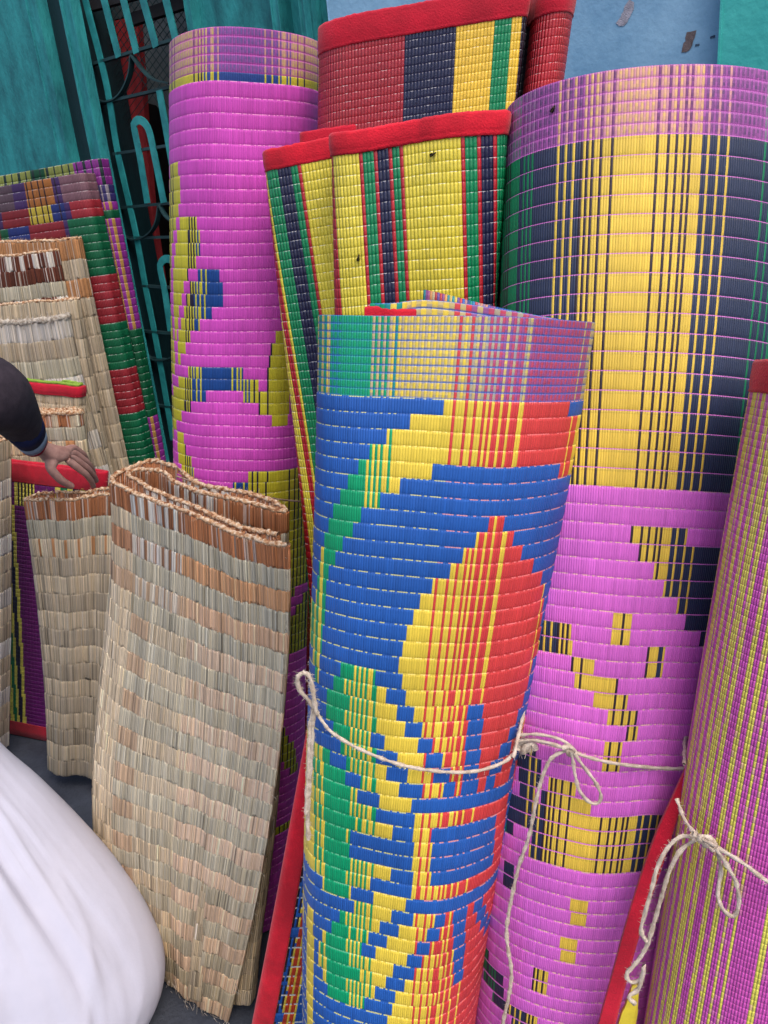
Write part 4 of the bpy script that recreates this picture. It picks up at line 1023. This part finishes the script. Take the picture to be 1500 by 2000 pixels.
# ------------------------------------------------------------------ flies
M_FLY = cloth_mat('fly', (60, 52, 34), .5)
def fly(p, label, ang):
    t = thing('fly', label, 'fly', tuple(p))
    bm = bmesh.new()
    for c0, sc_ in (((0, 0, 0), (.0016, .0013, .0026)), ((0, -.0002, .0030), (.0012, .0011, .0012)), ((0, 0, -.003), (.0014, .0012, .0022))):
        bmesh.ops.create_icosphere(bm, subdivisions=2, radius=1, matrix=Matrix.Translation(c0) @ Matrix.Diagonal((*sc_, 1)))
    for sx in (-1, 1):
        for z in (-.001, .001, .002):
            bmesh.ops.create_cone(bm, segments=4, radius1=.00018, radius2=.0001, depth=.004, matrix=Matrix.Translation((sx * .002, .0006, z)) @ Matrix.Rotation(R(90 + z * 9000), 4, 'Y'))
    me = bpy.data.meshes.new('body'); bm.to_mesh(me); bm.free()
    o = link_mesh('body', me, M_FLY); o.parent = t
    bm = bmesh.new()
    for sx in (-1, 1):
        vv = [bm.verts.new((sx * x_, -.0014, z_)) for x_, z_ in ((.0004, .0014), (.0022, -.002), (.0020, -.0052), (.0008, -.0046))]
        f = bm.faces.new(vv)
    bmesh.ops.solidify(bm, geom=bm.faces[:], thickness=.0001)
    me = bpy.data.meshes.new('wings'); bm.to_mesh(me); bm.free()
    o = link_mesh('wings', me, M_IRON); o.parent = t
    t.rotation_euler = (0, ang, 0)
fly(mt_y_keep.front(846, 301, .003), 'fly high on the wide yellow stripe under the red hem', 1.2)
fly(mt_y_keep.front(700, 503, .003), 'fly low near the left fold of the yellow mat', 0.3)
fly(mt_pink.front(1080, 212, .003), 'fly on the pink plaid top band of the pink roll', 0.6)

# ------------------------------------------------------------------ the person reaching in from the left
def skin(name, chains, mat, parent, sub=2, root=0):
    """chains: list of lists of (key, point, (rx, ry)); shared keys join chains"""
    idx, co, rad, ed = {}, [], [], []
    for ch in chains:
        prev = None
        for key, p, r_ in ch:
            if key not in idx:
                idx[key] = len(co); co.append(p); rad.append(r_ if isinstance(r_, tuple) else (r_, r_))
            if prev is not None: ed.append((idx[prev], idx[key]))
            prev = key
    me = bpy.data.meshes.new(name); me.from_pydata([tuple(c) for c in co], ed, []); me.update()
    o = bpy.data.objects.new(name, me); C.objects.link(o)
    sk = o.modifiers.new('s', 'SKIN'); sk.use_smooth_shade = True; sk.branch_smoothing = .4
    for i, v in enumerate(me.skin_vertices[0].data): v.radius = rad[i]; v.use_root = (i == root)
    ss = o.modifiers.new('u', 'SUBSURF'); ss.levels = sub; ss.render_levels = sub
    dg = bpy.context.evaluated_depsgraph_get(); dg.update()
    m2 = bpy.data.meshes.new_from_object(o.evaluated_get(dg)); bpy.data.objects.remove(o)
    m2.name = name; m2.materials.clear()
    for p in m2.polygons: p.use_smooth = True
    return link_mesh(name, m2, mat, parent)
M_SKIN = noisy_mat('skin', (146, 108, 100), (178, 138, 128), .55, 30, .0006)
M_JACK = noisy_mat('dark_jacket', (44, 36, 46), (60, 50, 60), .85, 40, .0008)
M_WHITE = noisy_mat('white_cotton', (184, 184, 200), (196, 195, 210), .9, 3, .0012, spec=.2)
M_HAIR = noisy_mat('black_hair', (14, 12, 12), (30, 26, 24), .6, 60, .002)
per = thing('person', 'person in dark jacket and white robe reaching an arm in from the left edge', 'person', (-.95, 1.3, 0))
elb = P(-4, 758, 1.62); wri = P(66, 868, 1.84); tip = P(204, 930, 1.93)
shl = np.array([-.95, 1.42, 1.24]); shr = np.array([-1.22, 1.16, 1.22])
d = tip - wri; Lh = np.linalg.norm(d); d /= Lh
nrm = np.array([0, 0, H]) - wri; nrm -= d * (nrm @ d); nrm /= np.linalg.norm(nrm)
sd_ = np.cross(d, nrm); sd_ /= np.linalg.norm(sd_)
if sd_[2] < 0: sd_ = -sd_
tilt_ = R(38); up_ = sd_ * math.cos(tilt_) - nrm * math.sin(tilt_); bk_ = nrm * math.cos(tilt_) + sd_ * math.sin(tilt_)   # knuckle line, back of the hand
S_ = Lh / .165
def hp_(a, b_, c): return wri + (d * a + up_ * b_ + bk_ * c) * S_
pel = np.array([-1.10, 1.18, .84]); che = np.array([-1.08, 1.26, 1.14]); nek = np.array([-1.08, 1.36, 1.31]); hed = np.array([-1.07, 1.42, 1.43]); crn = np.array([-1.07, 1.45, 1.52])
ch = [[('pel', pel, (.13, .10)), ('wst', (pel + che) / 2, (.135, .10)), ('che', che, (.155, .11)), ('nek', nek, .055), ('hed', hed, (.074, .088)), ('crn', crn, (.062, .075))],
      [('che', che, .1), ('shl', shl, .055), ('elb', elb, .042), ('fm', elb * .45 + wri * .55, .036), ('wri', wri, (.029, .022))],
      [('wri', wri, .02), ('pal', hp_(.05, 0, 0), (.040, .017))],
      [('che', che, .1), ('shr', shr, .055), ('elr', shr + np.array([-.06, .05, -.27]), .042), ('wrr', shr + np.array([0, .2, -.42]), .026)],
      [('pel', pel, .1), ('hl', pel + np.array([.09, 0, -.06]), .07), ('kl', np.array([-.90, 1.22, .46]), .06), ('al', np.array([-.96, 1.14, .08]), .04), ('fl', np.array([-.90, 1.28, .03]), .03)],
      [('pel', pel, .1), ('hr', pel + np.array([-.09, .0, -.06]), .07), ('kr', np.array([-1.2, 1.22, .46]), .06), ('ar', np.array([-1.2, 1.1, .08]), .04), ('fr', np.array([-1.14, 1.26, .03]), .03)]]
for nm, b_, L_, a0 in (('i', -.006, .084, .0), ('m', .009, .090, .1), ('r', .023, .082, .2), ('l', .036, .064, .3)):
    k0 = hp_(.088 - abs(b_ - .008) * .25, b_, .002)
    k1 = hp_(.088 + L_ * .45, b_ * 1.22, -.010 - a0 * .02); k2 = hp_(.088 + L_ * .74, b_ * 1.32, -.026 - a0 * .03); k3 = hp_(.088 + L_ * .95, b_ * 1.36, -.044 - a0 * .03)
    ch.append([('pal', 0, 0), (nm + '0', k0, .0105), (nm + '1', k1, .0088), (nm + '2', k2, .0080), (nm + '3', k3, .0068)])
ch.append([('pal', 0, 0), ('t0', hp_(.045, -.036, -.006), .013), ('t1', hp_(.078, -.046, -.016), .0105), ('t2', hp_(.112, -.044, -.024), .0085)])
skin('body', ch, M_SKIN, per, 2)
jk = [[('hem', pel + np.array([0, 0, -.10]), (.185, .15)), ('pel', pel + np.array([0, 0, -.02]), (.175, .14)), ('wst', (pel + che) / 2, (.155, .12)), ('che', che, (.175, .13)), ('nk', nek - np.array([0, .01, .02]), .075)],
      [('che', 0, 0), ('shl', shl, .085), ('sm', shl * .45 + elb * .55, .096), ('elb', elb + np.array([-.012, 0, .0]), .096), ('fs', elb * .66 + wri * .34, .062), ('cf', elb * .27 + wri * .73, .046)],
      [('che', 0, 0), ('shr', shr, .085), ('elr', shr + np.array([-.06, .05, -.27]), .07), ('wrr', shr + np.array([-.01, .17, -.39]), .05)]]
skin('jacket', jk, M_JACK, per, 2)
# shirt cuff: navy, pale blue and red bands round the wrist
ax_ = (wri - elb) / np.linalg.norm(wri - elb)
def band(name, a0, a1, r0_, r1_, mat):
    c0_ = wri + ax_ * a0; c1_ = wri + ax_ * a1; A = np.cross(ax_, [0, 0, 1.0]); A /= np.linalg.norm(A); B = np.cross(A, ax_)
    k = np.linspace(0, 2 * math.pi, 29); ring = A[None] * np.cos(k)[:, None] + B[None] * np.sin(k)[:, None]
    wv = 1 + .05 * np.sin(k * 3)[:, None]
    G = np.stack([c0_ + ring * r0_ * .93 * wv, c0_ + ring * r0_ * wv, (c0_ + c1_) / 2 + ring * (r0_ + r1_) / 2 * 1.03 * wv, c1_ + ring * r1_ * wv, c1_ + ring * r1_ * .86 * wv], 1)
    mesh_np(name, G.reshape(-1, 3), gridF(28, 4), mat, per)
band('inner_cuff', -.12, -.055, .046, .041, cloth_mat('navy_cuff', (30, 38, 78)))
band('shirt_cuff', -.050, -.018, .038, .036, cloth_mat('pale_blue_cuff', (150, 164, 186)))
band('red_cuff_edge', -.020, -.002, .035, .033, cloth_mat('red_cuff', (150, 30, 52)))
# head details
bm = bmesh.new(); bmesh.ops.create_uvsphere(bm, u_segments=24, v_segments=16, radius=1, matrix=Matrix.Translation(tuple(hed + np.array([0, -.01, .045]))) @ Matrix.Diagonal((.088, .100, .088, 1)))
for v in list(bm.verts):
    if v.co.z < hed[2] + .02 and v.co.y > hed[1] - .02: bm.verts.remove(v)
me = bpy.data.meshes.new('hair'); bm.to_mesh(me); bm.free(); link_mesh('hair', me, M_HAIR, per)
for nm_, q, sc_, mm in (('nose', (0, .105, -.005), (.014, .020, .022), M_SKIN), ('ear', (.082, .0, -.01), (.010, .018, .026), M_SKIN), ('ear', (-.082, .0, -.01), (.010, .018, .026), M_SKIN),
                        ('mouth', (0, .088, -.045), (.024, .010, .006), M_SKIN), ('eye', (-.03, .078, .012), (.011, .011, .011), M_HAIR), ('eye', (.03, .078, .012), (.011, .011, .011), M_HAIR)):
    bm = bmesh.new(); bmesh.ops.create_icosphere(bm, subdivisions=2, radius=1, matrix=Matrix.Translation(tuple(hed + np.array(q))) @ Matrix.Diagonal((*sc_, 1)))
    me = bpy.data.meshes.new(nm_); bm.to_mesh(me); bm.free(); link_mesh(nm_, me, mm, per)

# the white robe: hangs in long folds and spreads on the ground
rr2 = [(-260, 1120, 1.36), (-150, 1270, 1.34), (0, 1453, 1.30), (90, 1540, 1.27), (200, 1660, 1.235), (262, 1738, 1.21), (304, 1810, 1.19), (322, 1872, 1.17), (318, 1925, 1.155), (298, 1970, 1.14)]
L3 = [(-760, y, Y) for x, y, Y in rr2]
class Robe:
    pass
Rp = np.array([P(*q) for q in rr2]); t_ = np.r_[0, np.cumsum(np.linalg.norm(np.diff(Rp, axis=0), axis=1))]; t_ /= t_[-1]
Lp = np.array([[-1.30 - .17 * a, 0.98 + .02 * a, z] for a, z in zip(t_, Rp[:, 2])])
nv_ = 90; tt = np.linspace(0, 1, nv_ + 1)
Rc = catmull(Rp, 12); Rc = resample(Rc, n=nv_); Lc = resample(catmull(Lp, 12), n=nv_); Lc[:, 2] = Rc[:, 2]
Rc[:, 2] = np.maximum(Rc[:, 2], .004); Lc[:, 2] = Rc[:, 2]
nu_ = 320; th = np.linspace(0, 2 * math.pi, nu_ + 1)
cc = (Rc + Lc) / 2; ee = (Rc - Lc) / 2; aa = np.linalg.norm(ee, axis=1); en = ee / aa[:, None]; eb = np.stack([-en[:, 1], en[:, 0], 0 * aa], 1)
bb = np.clip(aa * .55, .17, .21)
ridge = np.zeros((nu_ + 1, nv_ + 1))
T2, V2 = np.meshgrid(th, tt, indexing='ij')
rs = np.random.default_rng(3)
for k in range(34):
    c_ = rs.uniform(math.pi * .95, 2.15 * math.pi); w_ = rs.uniform(.025, .06); a_ = rs.uniform(.004, .010) * (1 if rs.random() < .7 else -.8); dr = rs.uniform(-.55, .25); v0 = rs.uniform(0, .6); v1 = v0 + rs.uniform(.3, .7)
    env = 1 / (1 + np.exp(-(V2 - v0) * 14)) / (1 + np.exp((V2 - v1) * 12))
    dd = (T2 - c_ - dr * (V2 - .5)); ridge += a_ * np.exp(-(dd / w_) ** 2) * env
for A_, ft, fv, ph, sh_ in ((.009, 6.5, 2.2, .4, 1.6), (.006, 12, -3.5, 2.1, 1.1), (.003, 23, 6.0, 1.0, 1.2), (.0016, 45, -12, .3, 1.0)):
    wv = np.sin(T2 * ft + fv * V2 + ph + sh_ * np.sin(3.1 * V2 + 1.7 * T2) + .6 * np.sin(7.3 * V2 - 2.2 * T2))
    ridge += A_ * ((1 - np.abs(wv)) ** 2.2 - .25) * (.35 + .65 * V2) * (.6 + .4 * np.sin(5 * V2 + 3 * T2 + ph))
cs, sn = np.cos(T2)[..., None], np.sin(T2)[..., None]
G = cc[None] + en[None] * (aa[None, :, None] + ridge[..., None] * (1 - cs ** 8)) * cs + eb[None] * (bb[None, :, None] + ridge[..., None]) * sn
G[..., 2] = np.maximum(G[..., 2], .004)
mesh_np('white_robe', G[:, :, :].reshape(-1, 3), gridF(nu_, nv_, 0, True), M_WHITE, per)

# loose straw ends sticking out of the big straw mat
pth_ = mt_b.mkpath([(-.95, .3), (-1.0, .1), (-.8, 0), (-.3, 0), (.4, 0), (1, 0)], .004)
fv, ff = [], []
for q in range(150):
    i = rng.integers(0, len(pth_) - 1); v0 = mt_b.len - rng.uniform(0, .05) if q % 3 else rng.uniform(0.0, mt_b.len)
    if q % 3 == 0: i = len(pth_) - 2
    p = mt_b.pos(pth_, np.array([v0]), .002)[i, 0]
    d = np.array([rng.uniform(-.5, .8), rng.uniform(-.8, .1), rng.uniform(-.9, .3)]); d /= np.linalg.norm(d); l = rng.uniform(.004, .018)
    e = np.cross(d, [0.3, 1, 0.2]); e = e / np.linalg.norm(e) * .00045
    p1 = p + d * l; p1[2] = max(p1[2], .003)
    ff.append([len(fv) + z for z in range(4)]); fv += [p - e, p + e, p1 + e * .4, p1 - e * .4]
    e2 = np.cross(d, e / np.linalg.norm(e)) * .00045
    ff.append([len(fv) + z for z in range(4)]); fv += [p - e2, p + e2, p1 + e2 * .4, p1 - e2 * .4]
o = mesh_np('loose_straw_ends', np.array(fv), np.array(ff), M_BRAIDW, big); o['kind'] = 'stuff'
